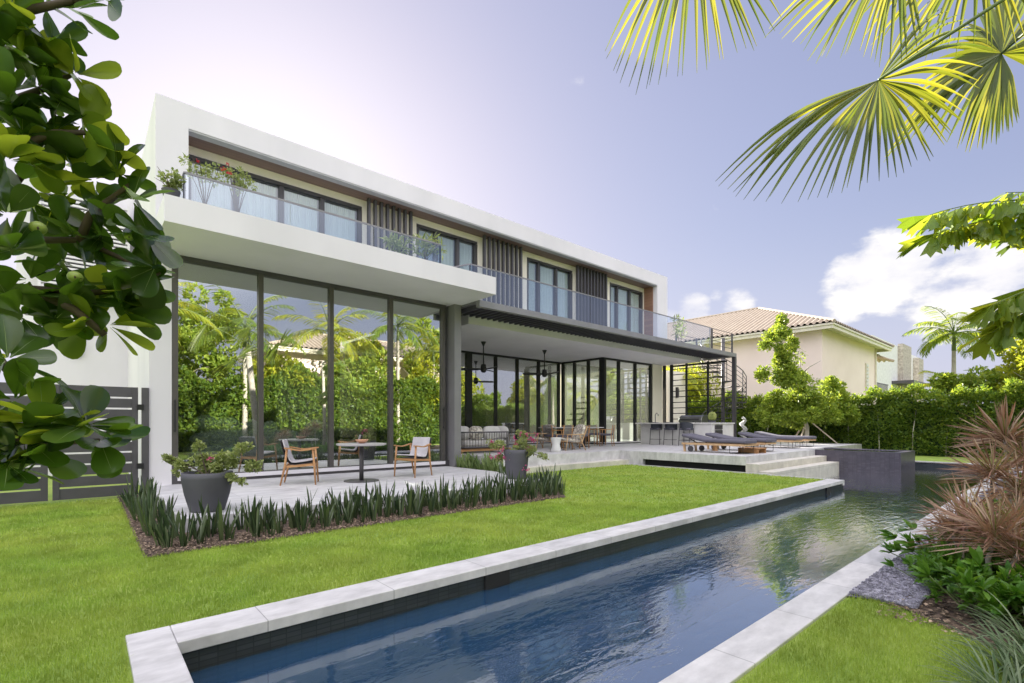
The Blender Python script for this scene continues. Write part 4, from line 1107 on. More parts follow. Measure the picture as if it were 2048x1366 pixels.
m = MB(); twigs(m, o_ - Vector((0, 0, .06)), tp_, .008); m.build('stems', 'twig', P2)
for q in [atF(x + rnd.uniform(-3, 3), y + rnd.uniform(-3, 3), F0 - .12) for x, y in ((982, 887), (984, 893), (1029, 880), (1030, 888), (1043, 868), (1051, 868), (996, 902), (1005, 899), (1013, 914), (1018, 916), (1037, 913), (1042, 910), (1034, 919), (984, 915), (991, 915), (1060, 897), (1063, 880), (1068, 883), (1050, 934), (1054, 939), (1046, 938), (1071, 870))]:
    m = MB(); flowers(m, [q], .042); m.build('flower', 'pink_flower', P2)

# ---- rope sofa
sx, sy_ = xY(968, 11.55), 11.55
SO = thing('outdoor_sofa', 'rope-backed outdoor sofa with pale cushions, back turned to the lawn', 'sofa', (sx, sy_, ZT))
def L(x, y, z): return (sx + x, sy_ + y, ZT + z)
m = MB(); m.bar(L(-.95, -.1, .10), L(.95, -.1, .10), .05, .06); m.bar(L(-.95, .75, .10), L(.95, .75, .10), .05, .06); m.bar(L(-.95, -.1, .10), L(-.95, .75, .10), .05, .06); m.bar(L(.95, -.1, .10), L(.95, .75, .10), .05, .06)
for x in (-.85, .85):
    for y in (-.05, .7): m.box(*[q for p in ((sx + x - .03, sx + x + .03), (sy_ + y - .03, sy_ + y + .03), (ZT, ZT + .1)) for q in p])
m.build('base', 'teak', SO)
pth = [(-.95, .8), (-1.02, .3), (-.98, 0), (-.8, -.16), (0, -.2), (.8, -.16), (.98, 0), (1.02, .3), (.95, .8)]
def along(p, s):
    k = s * (len(p) - 1); i = min(int(k), len(p) - 2); f_ = k - i
    return p[i][0] * (1 - f_) + p[i + 1][0] * f_, p[i][1] * (1 - f_) + p[i + 1][1] * f_
m = MB(); m.tube([L(*along(pth, s / 24), .62) for s in range(25)], .022, 6); m.tube([L(*along(pth, s / 24), .18) for s in range(25)], .022, 6); m.build('frame', 'dark_metal', SO)
for i in range(66):
    x, y = along(pth, i / 65); m = MB(); m.bar(L(x, y, .18), L(x * 1.0, y, .62), .017, .012); m.build('rope', 'rope_grey', SO)
m = MB(); m.pill(L(0, .35, .30), (1.8, .85, .2), .2); m.build('seat_cushion', 'cushion_pale', SO, smooth=True)
for (x, y, rz, mt, s) in ((-.72, .1, .25, 'cushion_pale', .62), (-.30, .0, -.1, 'pattern_fabric', .42), (.30, .02, .05, 'cushion_pale', .66), (.86, .25, -.9, 'cushion_pale', .5), (-.86, .55, 1.2, 'cushion_pale', .5)):
    m = MB(); m.pill(L(x, y, .60), (s, .18, .40), .35, Matrix.Rotation(rz, 3, 'Z') @ Matrix.Rotation(-.15, 3, 'X')); m.build('back_cushion', mt, SO, smooth=True)

# ---- low lounge armchairs with patterned seats
def lounge():
    r = thing('lounge_chair', '', 'lounge chair')
    for s in (-1, 1):
        m = MB(); m.tube([(.36, s * .33, 0), (.30, s * .33, .28), (.28, s * .33, .5)], .018, 6); m.build('leg', 'light_teak', r, smooth=True)
        m = MB(); m.tube([(-.42, s * .33, 0), (-.25, s * .33, .3), (-.18, s * .33, .52)], .018, 6); m.build('leg', 'light_teak', r, smooth=True)
        m = MB(); m.bar((-.35, s * .33, .53), (.32, s * .33, .51), .06, .025); m.build('armrest', 'light_teak', r)
    m = MB(); m.bar((.33, -.3, .3), (.33, .3, .3), .03, .04); m.bar((-.28, -.3, .24), (-.28, .3, .24), .03, .04); m.bar((-.28, -.3, .24), (-.5, -.3, .78), .03, .03); m.bar((-.28, .3, .24), (-.5, .3, .78), .03, .03); m.bar((-.5, -.3, .78), (-.5, .3, .78), .03)
    m.build('frame', 'light_teak', r)
    m = MB(); m.pill((.03, 0, .33), (.66, .56, .12), .3, Matrix.Rotation(.12, 3, 'Y').inverted()); m.build('seat', 'pattern_fabric', r, smooth=True)
    m = MB(); m.pill((-.36, 0, .58), (.12, .56, .56), .3, Matrix.Rotation(-.38, 3, 'Y')); m.build('backrest', 'pattern_fabric', r, smooth=True)
    return r
LC = lounge(); LC['label'] = 'low lounge chair with patterned fabric beside the sofa'; LC['group'] = 'patterned lounge chairs'
dup(LC, onZ(1139, 900, ZT), R(165), 'low lounge chair with patterned fabric nearest the lawn, right of the white side table')
place(LC, onZ(1078, 896, ZT), R(172))
pp = onZ(1112, 903, ZT)
m = MB(); m.lathe([(0, 0), (.15, 0), (.165, .04), (.12, .22), (.165, .40), (.17, .44), (0, .44)], pp, 20)
tag(m.build('side_table', 'plain_white', smooth=True), 'white drum side table between the two patterned lounge chairs', 'side table')
# coffee table in front of the sofa
ct = onZ(1045, 884, ZT)
CT_ = thing('coffee_table', 'low dark round coffee table beyond the sofa', 'table', ct)
m = MB(); m.lathe([(0, .34), (.42, .34), (.44, .36), (0, .38)], ct, 28); m.build('top', 'black_metal', CT_)
for k in range(3):
    m = MB(); m.tube([ct + Vector((.32 * math.cos(k * 2.1), .32 * math.sin(k * 2.1), 0)), ct + Vector((.26 * math.cos(k * 2.1), .26 * math.sin(k * 2.1), .34))], .014, 6); m.build('leg', 'black_metal', CT_)
# ---- dining table and chairs
dt = Vector((xY(1146, 12.2), 12.2, ZT))
DT = thing('dining_table', 'long dark-edged dining table with a pale stone top on the covered terrace', 'table', dt)
m = MB(); m.box(dt.x - 1.35, dt.x + 1.25, dt.y - .45, dt.y + .45, ZT + .715, ZT + .745); m.build('top', 'table_top', DT, bevel=.006)
for x in (-.7, .6):
    m = MB(); m.lathe([(.26, 0), (.26, .012), (.06, .03), (.05, .714)], dt + Vector((x, 0, 0)), 20); m.build('leg', 'black_metal', DT, smooth=True)
def dchair():
    r = thing('dining_chair', '', 'dining chair')
    for s in (-1, 1):
        m = MB(); m.tube([(.22, s * .25, 0), (.21, s * .25, .63)], .017, 6); m.build('leg', 'teak', r, smooth=True)
        m = MB(); m.tube([(-.26, s * .23, 0), (-.22, s * .24, .45), (-.29, s * .24, .82)], .017, 6); m.build('leg', 'teak', r, smooth=True)
        m = MB(); m.bar((-.25, s * .25, .65), (.24, s * .265, .64), .045, .022); m.build('armrest', 'teak', r)
    m = MB(); m.pill((0, 0, .45), (.48, .48, .08), .25); m.build('seat', 'cushion_slate', r, smooth=True)
    m = MB()
    for k in range(9): m.bar((-.235, -.22, .5 + k * .037), (-.235 - .0065 * k, .22, .5 + k * .037), .012, .026)
    m.build('backrest', 'rope_grey', r)
    return r
DC = dchair(); DC['label'] = 'teak dining chair at the right end of the dining table, woven back to the lawn'; DC['group'] = 'teak dining chairs'
place(DC, onZ(1213, 892, ZT), R(118))
for (px_, Y, rz, lb) in ((1124, 11.35, 95, 'teak dining chair on the lawn side of the dining table, behind the lounge chairs'), (1158, 11.5, 88, 'teak dining chair on the lawn side, near the middle of the dining table'),
                         (1105, 12.2, 0, 'teak dining chair at the left end of the dining table'), (1145, 12.95, -90, 'teak dining chair on the house side, near the left of the table'),
                         (1172, 12.95, -90, 'teak dining chair on the house side, near the middle of the table'), (1195, 12.95, -92, 'teak dining chair on the house side, at the right of the table')):
    dup(DC, (xY(px_, Y), Y, ZT), R(rz), lb)
# ---- outdoor kitchen
K = thing('outdoor_kitchen', 'pale stone outdoor kitchen counter with drawers under the pergola', 'kitchen counter', (19, 10.5, ZT))
m = MB(); m.box(18.25, 18.85, 9.9, 12.4, ZT, ZT + .86); m.box(18.25, 20.1, 9.2, 9.898, ZT, ZT + .86); m.box(19.4, 20.1, 9.9, 12.4, ZT, ZT + .86); m.build('cabinet', 'counter_stone', K)
m = MB(); m.box(17.9, 18.88, 9.902, 12.45, ZT + .862, ZT + .915); m.box(18.2, 20.14, 9.16, 9.9, ZT + .862, ZT + .915); m.box(19.36, 20.14, 9.902, 12.45, ZT + .862, ZT + .915); m.build('worktop', 'counter_stone', K, bevel=.005)
for i in range(2):
    z = ZT + .45 + i * .2; m = MB(); m.box(18.5, 19.1, 9.17, 9.198, z, z + .17); dr = m.build('drawer', 'dark_metal', K); m = MB(); m.bar((18.55, 9.155, z + .13), (19.05, 9.155, z + .13), .02); m.build('handle', 'steel', dr)
m = MB(); m.tube([(18.6, 11.9, ZT + .915), (18.6, 11.9, ZT + 1.25), (18.55, 11.82, ZT + 1.33), (18.5, 11.7, ZT + 1.28), (18.5, 11.7, ZT + 1.2)], .018, 8); m.build('faucet', 'steel', K, smooth=True)
G_ = thing('gas_grill', 'stainless gas grill with a closed hood set in the outdoor kitchen', 'grill', (19.75, 10.8, ZT + .915))
m = MB(); V = []
for y in (10.25, 11.3):
    for (x, z) in ((19.45, .916), (19.45, 1.03), (19.52, 1.16), (19.7, 1.24), (20.0, 1.24), (20.05, .916)): V.append((x, y, ZT + z))
m.add(V, [(0, 1, 2, 3, 4, 5), (11, 10, 9, 8, 7, 6)] + [(i, i + 6, (i + 1) % 6 + 6, (i + 1) % 6) for i in range(6)]); m.build('hood', 'steel', G_, bevel=.015)
m = MB(); m.bar((19.42, 10.35, ZT + 1.06), (19.42, 11.2, ZT + 1.06), .025); m.build('handle', 'black_metal', G_)
ca = Vector((18.9, 9.5, ZT + .917))
CC = thing('potted_cactus', 'round ribbed cactus standing on the outdoor kitchen worktop', 'cactus', ca)
m = MB(); m.lathe([(0, 0), (.12, 0), (.15, .08), (.0, .08)], ca, 16); m.build('pot', 'pot_grey', CC)
m = MB(); V = []; n_ = 32
prof = [(.06, .07), (.14, .13), (.165, .24), (.15, .34), (.09, .42), (.0, .44)]
for (r, z) in prof:
    for k in range(n_): a = 2 * math.pi * k / n_; rr = r * (1 if k % 2 else .82); V.append((ca.x + rr * math.cos(a), ca.y + rr * math.sin(a), ca.z + z))
m.add(V, [(i * n_ + k, i * n_ + (k + 1) % n_, (i + 1) * n_ + (k + 1) % n_, (i + 1) * n_ + k) for i in range(len(prof) - 1) for k in range(n_)]); m.build('body', 'cactus_green', CC)
def stool():
    r = thing('bar_stool', '', 'bar stool', (0, 0, 0), 'woven bar stools along the kitchen counter')
    for sx_ in (-1, 1):
        for s in (-1, 1):
            m = MB(); m.tube([(sx_ * .23, s * .22, 0), (sx_ * .19, s * .2, .64)], .012, 6); m.build('leg', 'black_metal', r)
    m = MB()
    for a, b_ in (((-.22, -.21), (.22, -.21)), ((.22, -.21), (.22, .21)), ((.22, .21), (-.22, .21)), ((-.22, .21), (-.22, -.21))): m.bar((*a, .22), (*b_, .22), .015)
    m.build('footrest', 'black_metal', r)
    m = MB(); m.pill((0, 0, .66), (.48, .46, .09), .25); m.build('seat', 'cushion_slate', r, smooth=True)
    m = MB(); V = []; n_ = 18
    for i in range(n_ + 1):
        a = R(68) + R(224) * i / n_; h_ = .88 + .06 * math.cos(a - math.pi)
        for rr in (.25, .235):
            for z in (.62, h_): V.append((rr * math.cos(a) * 1.02, rr * math.sin(a), z))
    Fc = []
    for i in range(n_): b0 = i * 4; Fc += [(b0, b0 + 4, b0 + 5, b0 + 1), (b0 + 2, b0 + 3, b0 + 7, b0 + 6), (b0 + 1, b0 + 5, b0 + 7, b0 + 3), (b0, b0 + 2, b0 + 6, b0 + 4)]
    m.add(V, Fc + [(0, 1, 3, 2), (n_ * 4, n_ * 4 + 2, n_ * 4 + 3, n_ * 4 + 1)]); m.build('backrest', 'stool_navy', r, smooth=False)
    return r
BS = stool(); BS['label'] = 'navy woven bar stool at the counter, farthest from the loungers'
place(BS, (xY(1314, 11.6), 11.6, ZT), R(8))
dup(BS, (xY(1343, 10.9), 10.9, ZT), R(-6), 'navy woven bar stool in the middle of the three at the counter')
dup(BS, (xY(1373, 10.1), 10.1, ZT), R(4), 'navy woven bar stool at the counter, closest to the loungers')
# ---- sun loungers (head at +Y)
def lounger():
    r = thing('sun_lounger', '', 'sun lounger', (0, 0, 0), 'slate sun loungers in a row on the pool terrace')
    m = MB()
    for s in (-1, 1): m.bar((s * .33, -1.0, .25), (s * .33, 1.0, .25), .035, .06)
    for y in (-1.0, -.5, 0, .5, 1.0): m.bar((-.33, y, .25), (.33, y, .25), .05, .04)
    m.build('frame', 'light_teak', r)
    m = MB()
    for s in (-1, 1): m.tube([(s * .28, -.55, .22), (s * .28, -.55, .012), (s * .28, -.95, .012), (s * .28, -.95, .22)], .01, 6)
    m.bar((-.28, -.95, .015), (.28, -.95, .015), .016); m.bar((-.28, -.55, .015), (.28, -.55, .015), .016)
    m.build('leg', 'black_metal', r)
    for s in (-1, 1):
        m = MB(); m.tube([(s * .30 - .02, .72, .09), (s * .30 + .02, .72, .09)], .09, 16); m.build('wheel', 'dark_metal', r)
        m = MB(); m.bar((s * .3, .95, .24), (s * .3, .92, 0), .05, .06); m.build('leg', 'light_teak', r)
    m = MB(); V = []
    prof = [(-1.04, .30), (-.6, .305), (0, .305), (.28, .315), (.62, .38), (1.02, .46)]
    for i, (y, z) in enumerate(prof):
        for s in (-.345, -.30, .30, .345):
            e = .02 if abs(s) > .32 else 0
            V.append((s, y, z + e * .8 - .0)); V.append((s, y, z + .10 - e))
    Fc = []
    for i in range(len(prof) - 1):
        b0, b1 = i * 8, (i + 1) * 8
        for k in range(3):
            Fc.append((b0 + 2 * k + 1, b0 + 2 * k + 3, b1 + 2 * k + 3, b1 + 2 * k + 1)); Fc.append((b0 + 2 * k, b1 + 2 * k, b1 + 2 * k + 2, b0 + 2 * k + 2))
        Fc.append((b0, b0 + 1, b1 + 1, b1)); Fc.append((b0 + 6, b1 + 6, b1 + 7, b0 + 7))
    e = (len(prof) - 1) * 8
    for k in range(3): Fc.append((2 * k, 2 * k + 2, 2 * k + 3, 2 * k + 1)); Fc.append((e + 2 * k, e + 2 * k + 1, e + 2 * k + 3, e + 2 * k + 2))
    m.add(V, Fc); m.build('mattress', 'cushion_slate', r, smooth=True, bevel=.02)
    m = MB(); m.bar((-.25, .5, .27), (-.25, .8, .41), .02); m.bar((.25, .5, .27), (.25, .8, .41), .02); m.bar((-.25, .8, .405), (.25, .8, .405), .02); m.build('backrest_prop', 'black_metal', r)
    return r
LG = lounger(); LG['label'] = 'slate sun lounger nearest the lawn and kitchen, first of the four'
place(LG, (14.45, 7.1, ZT), R(-5))
for x, y, a, lb in ((16.15, 7.2, -5, 'slate sun lounger second from the lawn, beside the low round table'), (19.05, 7.4, -5, 'slate sun lounger third from the lawn, left of the staked tree'), (20.75, 7.5, -5, 'slate sun lounger farthest from the lawn, in front of the staked tree')):
    dup(LG, (x, y, ZT), R(a), lb)
for (x, y, lb) in ((15.3, 7.6, 'low side table with dark top between the first two loungers'), (19.9, 8.2, 'low side table with dark top between the two far loungers')):
    o = Vector((x, y, ZT)); r = thing('side_table', lb, 'side table', o)
    m = MB(); m.lathe([(0, .36), (.27, .36), (.27, .385), (0, .385)], o, 24); m.build('top', 'dark_metal', r)
    m = MB(); m.lathe([(.09, 0), (.07, .1), (.07, .36)], o, 14); m.build('leg', 'teak', r)
o = Vector((15.0, 6.3, ZT)); r = thing('wooden_crate', 'low wooden crate table under the first sun lounger', 'crate', o)
for k in range(3): box('board', 'teak', r, o.x - .3, o.x + .3, o.y - .3 + k * .21, o.y - .12 + k * .21, ZT + .13, ZT + .155)
for s in (-1, 1): box('side_panel', 'teak', r, o.x + s * .26 - .02, o.x + s * .26 + .02, o.y - .28, o.y + .3, ZT + .001, ZT + .128)

# ---- inside the living room
IS = thing('indoor_sofa', 'big rounded grey sofa inside the living room behind the glass doors', 'sofa', (3.0, 12.2, .43))
ic = Vector((2.75, 12.2, .43))
m = MB(); m.pill(ic + Vector((0, 0, .3)), (2.4, 1.0, .5), .35); m.build('base', 'sofa_inside', IS, smooth=True)
m = MB(); m.pill(ic + Vector((0, -.3, .55)), (2.3, .4, .45), .4); m.build('backrest', 'sofa_inside', IS, smooth=True)
for k in range(4):
    m = MB(); m.pill(ic + Vector((-.8 + k * .42, -.05, .88 - .04 * k)), (.5, .3, .38), .6, Matrix.Rotation(.3 * k, 3, 'Z')); m.build('cushion', 'sofa_inside', IS, smooth=True)
CH2 = thing('indoor_armchair', 'pale tub armchair inside the living room, right of the grey sofa', 'armchair', (4.2, 12.6, .43))
m = MB(); m.pill((4.15, 12.1, .43 + .38), (.9, .8, .7), .35); m.build('body', 'cushion_pale', CH2, smooth=True)
m = MB(); m.pill((4.2, 12.2, .43 + .8), (.5, .2, .4), .5, Matrix.Rotation(.3, 3, 'X')); m.build('cushion', 'sofa_inside', CH2, smooth=True)
o = Vector((5.3, 12.2, .43)); r = thing('indoor_table', 'low dark round table inside the living room', 'table', o)
m = MB(); m.lathe([(0, .5), (.5, .5), (.52, .52), (0, .54)], o, 28); m.build('top', 'black_metal', r); m = MB(); m.lathe([(.3, 0), (.05, .03), (.05, .5)], o, 16); m.build('stem', 'black_metal', r)
o = Vector((7.0, 12.3, .43)); r = tag(box('tree_stump_stand', 'bark', None, 6.85, 7.15, 12.2, 12.45, .43, 1.55, bevel=.05), 'brown wooden pedestal inside the living room near the right door', 'pedestal')

# ================================================================ BED AND LAWN PLANTS
# snake plants: a few clump shapes, copied
def blade(m, o, az, lean, L_, w, curl=.25, twist=0.0, seg=6, mi=0):
    """stiff tapering blade with a shallow channel"""
    d0 = Vector((math.cos(az), math.sin(az), 0)); V = []; p = Vector(o); a = lean
    wd = Vector((-math.sin(az + twist), math.cos(az + twist), 0)); nn = wd.cross(Vector((0, 0, 1))).normalized()
    for i in range(seg + 1):
        t = i / seg; ww = w * (.55 + 1.1 * t - 1.25 * t * t) if t < .85 else w * .42 * (1 - t) / .15
        ww = max(ww, .0008)
        V += [p - wd * ww + nn * ww * .3, p, p + wd * ww + nn * ww * .3]
        p = p + (Vector((0, 0, math.cos(a))) + d0 * math.sin(a)) * (L_ / seg); a += curl / seg
    F = []
    for i in range(seg):
        b = i * 3; F += [(b, b + 1, b + 4, b + 3), (b + 1, b + 2, b + 5, b + 4)]
    m.add(V, F, mi)
def clump_mesh(n, h, w, spread, curl, name, mat):
    r = thing(name, '', 'plant'); m = MB()
    for i in range(n):
        a = rnd.uniform(0, 6.283); rr = rnd.uniform(0, spread)
        blade(m, (rr * math.cos(a), rr * math.sin(a), 0), a, rnd.uniform(.02, .38), h * rnd.uniform(.45, 1.15), w * rnd.uniform(.75, 1.2), rnd.uniform(-.1, curl), rnd.uniform(-1.5, 1.5))
    m.build('leaves', mat, r)
    return r
SN = [clump_mesh(9, .40, .021, .075, .3, 'snake_plant', 'sansevieria_leaf') for _ in range(6)]
for s_ in SN: s_['label'] = 'dark upright snake plant in the mulch bed round the bistro patio'; s_['group'] = 'snake plants round the patio'
sp = []
x = .60
while x < 6.6:
    for row in range(3):
        sp.append((x + rnd.uniform(-.06, .06), 6.12 + row * .27 + rnd.uniform(-.06, .06)))
    x += .165
for k in range(12):
    for row in range(2 if k > 1 else 1): sp.append((.56 + row * .16 + rnd.uniform(-.05, .05), 6.95 + k * .3 + rnd.uniform(-.06, .06)))
for k in range(10): sp.append((7.12 + rnd.uniform(-.08, .12), 6.95 + k * .17)); 
for k in range(6): sp.append((6.75 + rnd.uniform(-.1, .1), 6.45 + k * .08))
for i, (x, y) in enumerate(sp):
    if i < 6: o = place(SN[i], (x, y, .01), rnd.uniform(0, 6.28), rnd.uniform(.7, 1.15))
    else: dup(SN[i % 6], (x, y, .01), rnd.uniform(0, 6.28), s=rnd.uniform(.58, 1.25))
AG = [clump_mesh(16, .42, .03, .06, .9, 'broadleaf_plant', 'agave_leaf') for _ in range(3)]
for s_ in AG: s_['label'] = 'light green broad-leaved plant in the bed between patio and sofa terrace'; s_['group'] = 'light green plants by the grey column'
i = 0
for y in np.arange(8.9, 11.0, .30):
    for x in (7.48, 7.72, 7.95):
        yy = y + rnd.uniform(-.07, .07); q = (x + rnd.uniform(-.05, .05), yy, .012)
        if x > 7.9 and yy < 9.8: continue
        if i < 3: place(AG[i], q, rnd.uniform(0, 6))
        else: dup(AG[i % 3], q, rnd.uniform(0, 6.28), s=rnd.uniform(1.0, 1.3))
        i += 1
# wood chips on the mulch
m = MB(); n = 16000
X = np.concatenate([nr.uniform(.45, 6.6, n // 2), nr.uniform(.45, .85, n // 8), nr.uniform(4.0, 7.5, n - n // 2 - n // 8)])
Y = np.concatenate([nr.uniform(5.9, 6.4, n // 2), nr.uniform(6.2, 9, n // 8), nr.uniform(-.6, .9, n - n // 2 - n // 8)])
keep = ~((X > 6.3) & (Y > 5.0)); X, Y = X[keep], Y[keep]; n = len(X)
d = np.stack([nr.normal(size=n), nr.normal(size=n), nr.normal(0, .2, n)], 1)
m.scat([(-.5, 0, 0), (.5, 0, .1), (.35, 1, 0), (-.35, 1, .1)], [(0, 1, 2, 3)], rmats(n, d, .3) * np.array([1, 1, 1])[None, None, :] * nr.uniform(.007, .024, n)[:, None, None], np.stack([X, Y, np.full(n, .02) + nr.random(n) * .012], 1))
pm('chips', (.34, .25, .18), (.10, .07, .05), scale=30, rough=.9, isl=.7)
stuff(m.build('wood_chips', 'chips'), 'brown wood chips scattered over the mulch beds', 'mulch')
# gravel strip
gv = MB(); flat(gv, [(4.30, 1.118), (4.42, .80), (24, .80), (24, 1.118)], .014)
pm('gravel_bed', (.20, .19, .24), (.12, .11, .15), scale=60, rough=.9, bump=1, bscale=90)
struct(gv.build('gravel_bed', 'gravel_bed'))
n = 16000; X = 4.36 + 6.5 * nr.random(n) ** 1.5; Y = nr.uniform(.72, 1.112, n)
cube = [(-.5, -.5, -.4), (.5, -.4, -.5), (.4, .5, -.4), (-.4, .4, -.5), (-.35, -.4, .4), (.4, -.35, .5), (.3, .4, .35), (-.4, .3, .5)]
cf = [(0, 3, 2, 1), (4, 5, 6, 7), (0, 1, 5, 4), (1, 2, 6, 5), (2, 3, 7, 6), (3, 0, 4, 7)]
m = MB(); m.scat(cube, cf, rmats(n, unit(n), 1.0, nr.uniform(.010, .022, n)), np.stack([X, Y, .020 + .01 * nr.random(n)], 1))
pm('gravel_stone', (.34, .33, .40), (.16, .155, .20), scale=20, rough=.85, isl=.45)
stuff(m.build('gravel', 'gravel_stone'), 'grey gravel strip along the garden side of the pool coping', 'gravel')

# grass blades
def grass(n, fx, hgt, wid):
    P = fx(n); n = len(P)
    az = nr.uniform(0, 6.283, n); lean = np.abs(nr.normal(0, .45, n)); h = hgt * nr.uniform(.5, 1.25, n); w = wid * nr.uniform(.7, 1.2, n)
    dx, dy = np.cos(az), np.sin(az); wx_, wy_ = -dy, dx
    fa = nr.uniform(0, 6.283, n); wx_, wy_ = np.cos(fa), np.sin(fa)
    z0 = np.zeros(n)
    b0 = np.stack([P[:, 0] - wx_ * w, P[:, 1] - wy_ * w, z0], 1); b1 = np.stack([P[:, 0] + wx_ * w, P[:, 1] + wy_ * w, z0], 1)
    mx_, my_ = P[:, 0] + dx * h * lean * .35, P[:, 1] + dy * h * lean * .35
    m0 = np.stack([mx_ - wx_ * w * .8, my_ - wy_ * w * .8, h * .6], 1); m1 = np.stack([mx_ + wx_ * w * .8, my_ + wy_ * w * .8, h * .6], 1)
    tt = np.stack([P[:, 0] + dx * h * lean, P[:, 1] + dy * h * lean, h * (1 - .25 * lean)], 1)
    V = np.stack([b0, b1, m1, m0, tt], 1).reshape(-1, 3)
    i = (np.arange(n) * 5)[:, None]
    return V, [i + np.array([0, 1, 2, 3]), i + np.array([3, 2, 4])]
def inlawn(x, y):
    a = (y > 3.80) & (y < 9.38) & (x < 13.04) & (x > .17) & ~((x > .45) & (y > 5.9) & (x < 6.4 + (y - 5.88) * .8) & (x < 7.43)) & ~((x > .45) & (x < 7.43) & (y > 7.2))
    b = (x <= .175) & (y > -2) & (y < 10.95)
    d = (y < 1.10) & (x > .17) & (x < 4.40 - np.clip(.92 - y, 0, 1) * .8) & (y > .24) 
    e = (x > .17) & (x <= .45) & (y > 5.5) & (y < 10.9)
    return a | b | d | e
def region(f0, f1, dens):
    def fx(_):
        n = int(dens * 1.75 * (f1 * f1 - f0 * f0) * .6)
        f = np.sqrt(nr.uniform(f0 * f0, f1 * f1, n)); u = nr.uniform(-1.15, 1.12, n)
        x = f * (CA + u * SA); y = f * (SA - u * CA)
        k = inlawn(x, y); return np.stack([x[k], y[k]], 1)
    return fx
gm = MB()
for f0, f1, dn, hg, wd_ in ((1.7, 3.4, 12000, .036, .0016), (3.4, 5.2, 7500, .036, .0023), (5.2, 8, 3600, .036, .0038), (8, 12, 1100, .032, .0065), (12, 17, 500, .032, .010)):
    V, Fs = grass(0, region(f0, f1, dn), hg, wd_)
    base = gm.n; gm.V.append(V); gm.n += len(V)
    for f_ in Fs: gm.F.append(f_ + base); gm.M.append((0, len(f_)))
def grassmat():
    m, t, b = newmat('grass_mat'); N, L = t.nodes, t.links
    inp(b, 'Roughness', .55); inp(b, 'Specular IOR Level', .3)
    ge = N.new('ShaderNodeNewGeometry'); g = N.new('ShaderNodeTexCoord')
    n = N.new('ShaderNodeTexNoise'); n.inputs['Scale'].default_value = .9; n.inputs['Detail'].default_value = 4; L.new(g.outputs['Object'], n.inputs[0])
    r1 = N.new('ShaderNodeMix'); r1.data_type = 'RGBA'; r1.inputs[6].default_value = (.22, .36, .055, 1); r1.inputs[7].default_value = (.40, .54, .10, 1); L.new(ge.outputs['Random Per Island'], r1.inputs[0])
    mr = N.new('ShaderNodeMapRange'); mr.inputs[1].default_value = .35; mr.inputs[2].default_value = .65; mr.inputs[3].default_value = .0; mr.inputs[4].default_value = .6; L.new(n.outputs[0], mr.inputs[0])
    n3 = N.new('ShaderNodeTexNoise'); n3.inputs['Scale'].default_value = 2.6; n3.inputs['Detail'].default_value = 6; L.new(g.outputs['Object'], n3.inputs[0])
    m3 = N.new('ShaderNodeMapRange'); m3.inputs[1].default_value = .3; m3.inputs[2].default_value = .7; m3.inputs[3].default_value = .68; m3.inputs[4].default_value = 1.25; L.new(n3.outputs[0], m3.inputs[0]); v3 = N.new('ShaderNodeVectorMath'); v3.operation = 'SCALE'; L.new(m3.outputs[0], v3.inputs['Scale'])
    r2 = N.new('ShaderNodeMix'); r2.data_type = 'RGBA'; r2.inputs[7].default_value = (.54, .56, .13, 1); L.new(mr.outputs[0], r2.inputs[0]); L.new(r1.outputs[2], r2.inputs[6]); L.new(r2.outputs[2], v3.inputs[0]); L.new(v3.outputs[0], b.inputs['Base Color'])
    tl = N.new('ShaderNodeBsdfTranslucent'); tl.inputs[0].default_value = (.34, .5, .05, 1)
    ms = N.new('ShaderNodeMixShader'); ms.inputs[0].default_value = .3; L.new(b.outputs[0], ms.inputs[1]); L.new(tl.outputs[0], ms.inputs[2]); L.new(ms.outputs[0], N['Material Output'].inputs[0])
grassmat()
stuff(gm.build('grass', 'grass_mat'), 'short bright green lawn grass around the pool and patio', 'grass')

# ---- dracaenas (red spiky heads on thin stems)
def dracaena(label, base, heads, nl=150, ll=.36):
    base = Vector(base); t = thing('dracaena', label, 'plant', base, 'red dracaenas beside the pool')
    tm = MB(); k = 0
    for (h, sc) in heads:
        h = Vector(h); mid = base.lerp(h, .55) + Vector((.03 * math.sin(k), .03 * math.cos(k * 2), .05))
        tm.tube([base + Vector((.03 * math.cos(k * 2), .03 * math.sin(k * 2), 0)), mid, h], [.022, .017, .013], 7); k += 1
    tm.build('stem', 'pale_bark', t, smooth=True)
    for (h, sc) in heads:
        m = MB(); h = Vector(h); V0 = []
        n = int(nl * (.7 + .5 * sc)); d = unit(n); d[:, 2] = np.abs(d[:, 2]) * 1.1 - .32
        tv = [(-.010, 0, 0), (.010, 0, 0), (.017, .45, .02), (.012, .8, -.01), (0, 1, -.04), (-.012, .8, -.01), (-.017, .45, .02)]
        pos = np.array([list(h)] * n) + d * .03 + np.array([0, 0, 1])[None, :] * nr.uniform(-.07, .07, n)[:, None]
        m.scat(tv, [(0, 1, 2, 6), (6, 2, 3, 5), (5, 3, 4)], rmats(n, d, .5, ll * sc * nr.uniform(.7, 1.1, n)), pos)
        m.build('leaf_head', 'dracaena_leaf', t)
        # greener young leaves at the heart
        n = 16; d = unit(n) * .5 + [0, 0, .8]
        m = MB(); m.scat(tv, [(0, 1, 2, 6), (6, 2, 3, 5), (5, 3, 4)], rmats(n, d, .5, ll * sc * .8 * nr.uniform(.7, 1.1, n)), np.array([list(h)] * n)); m.build('young_leaves', 'dracaena_green', t)
dracaena('red spiky dracaena leaning over the pool coping, lowest and leftmost', onZ(1930, 1195, 0), [(atF(1935, 1048, 3.9), 1.0), (atF(1905, 1068, 4.0), .75)])
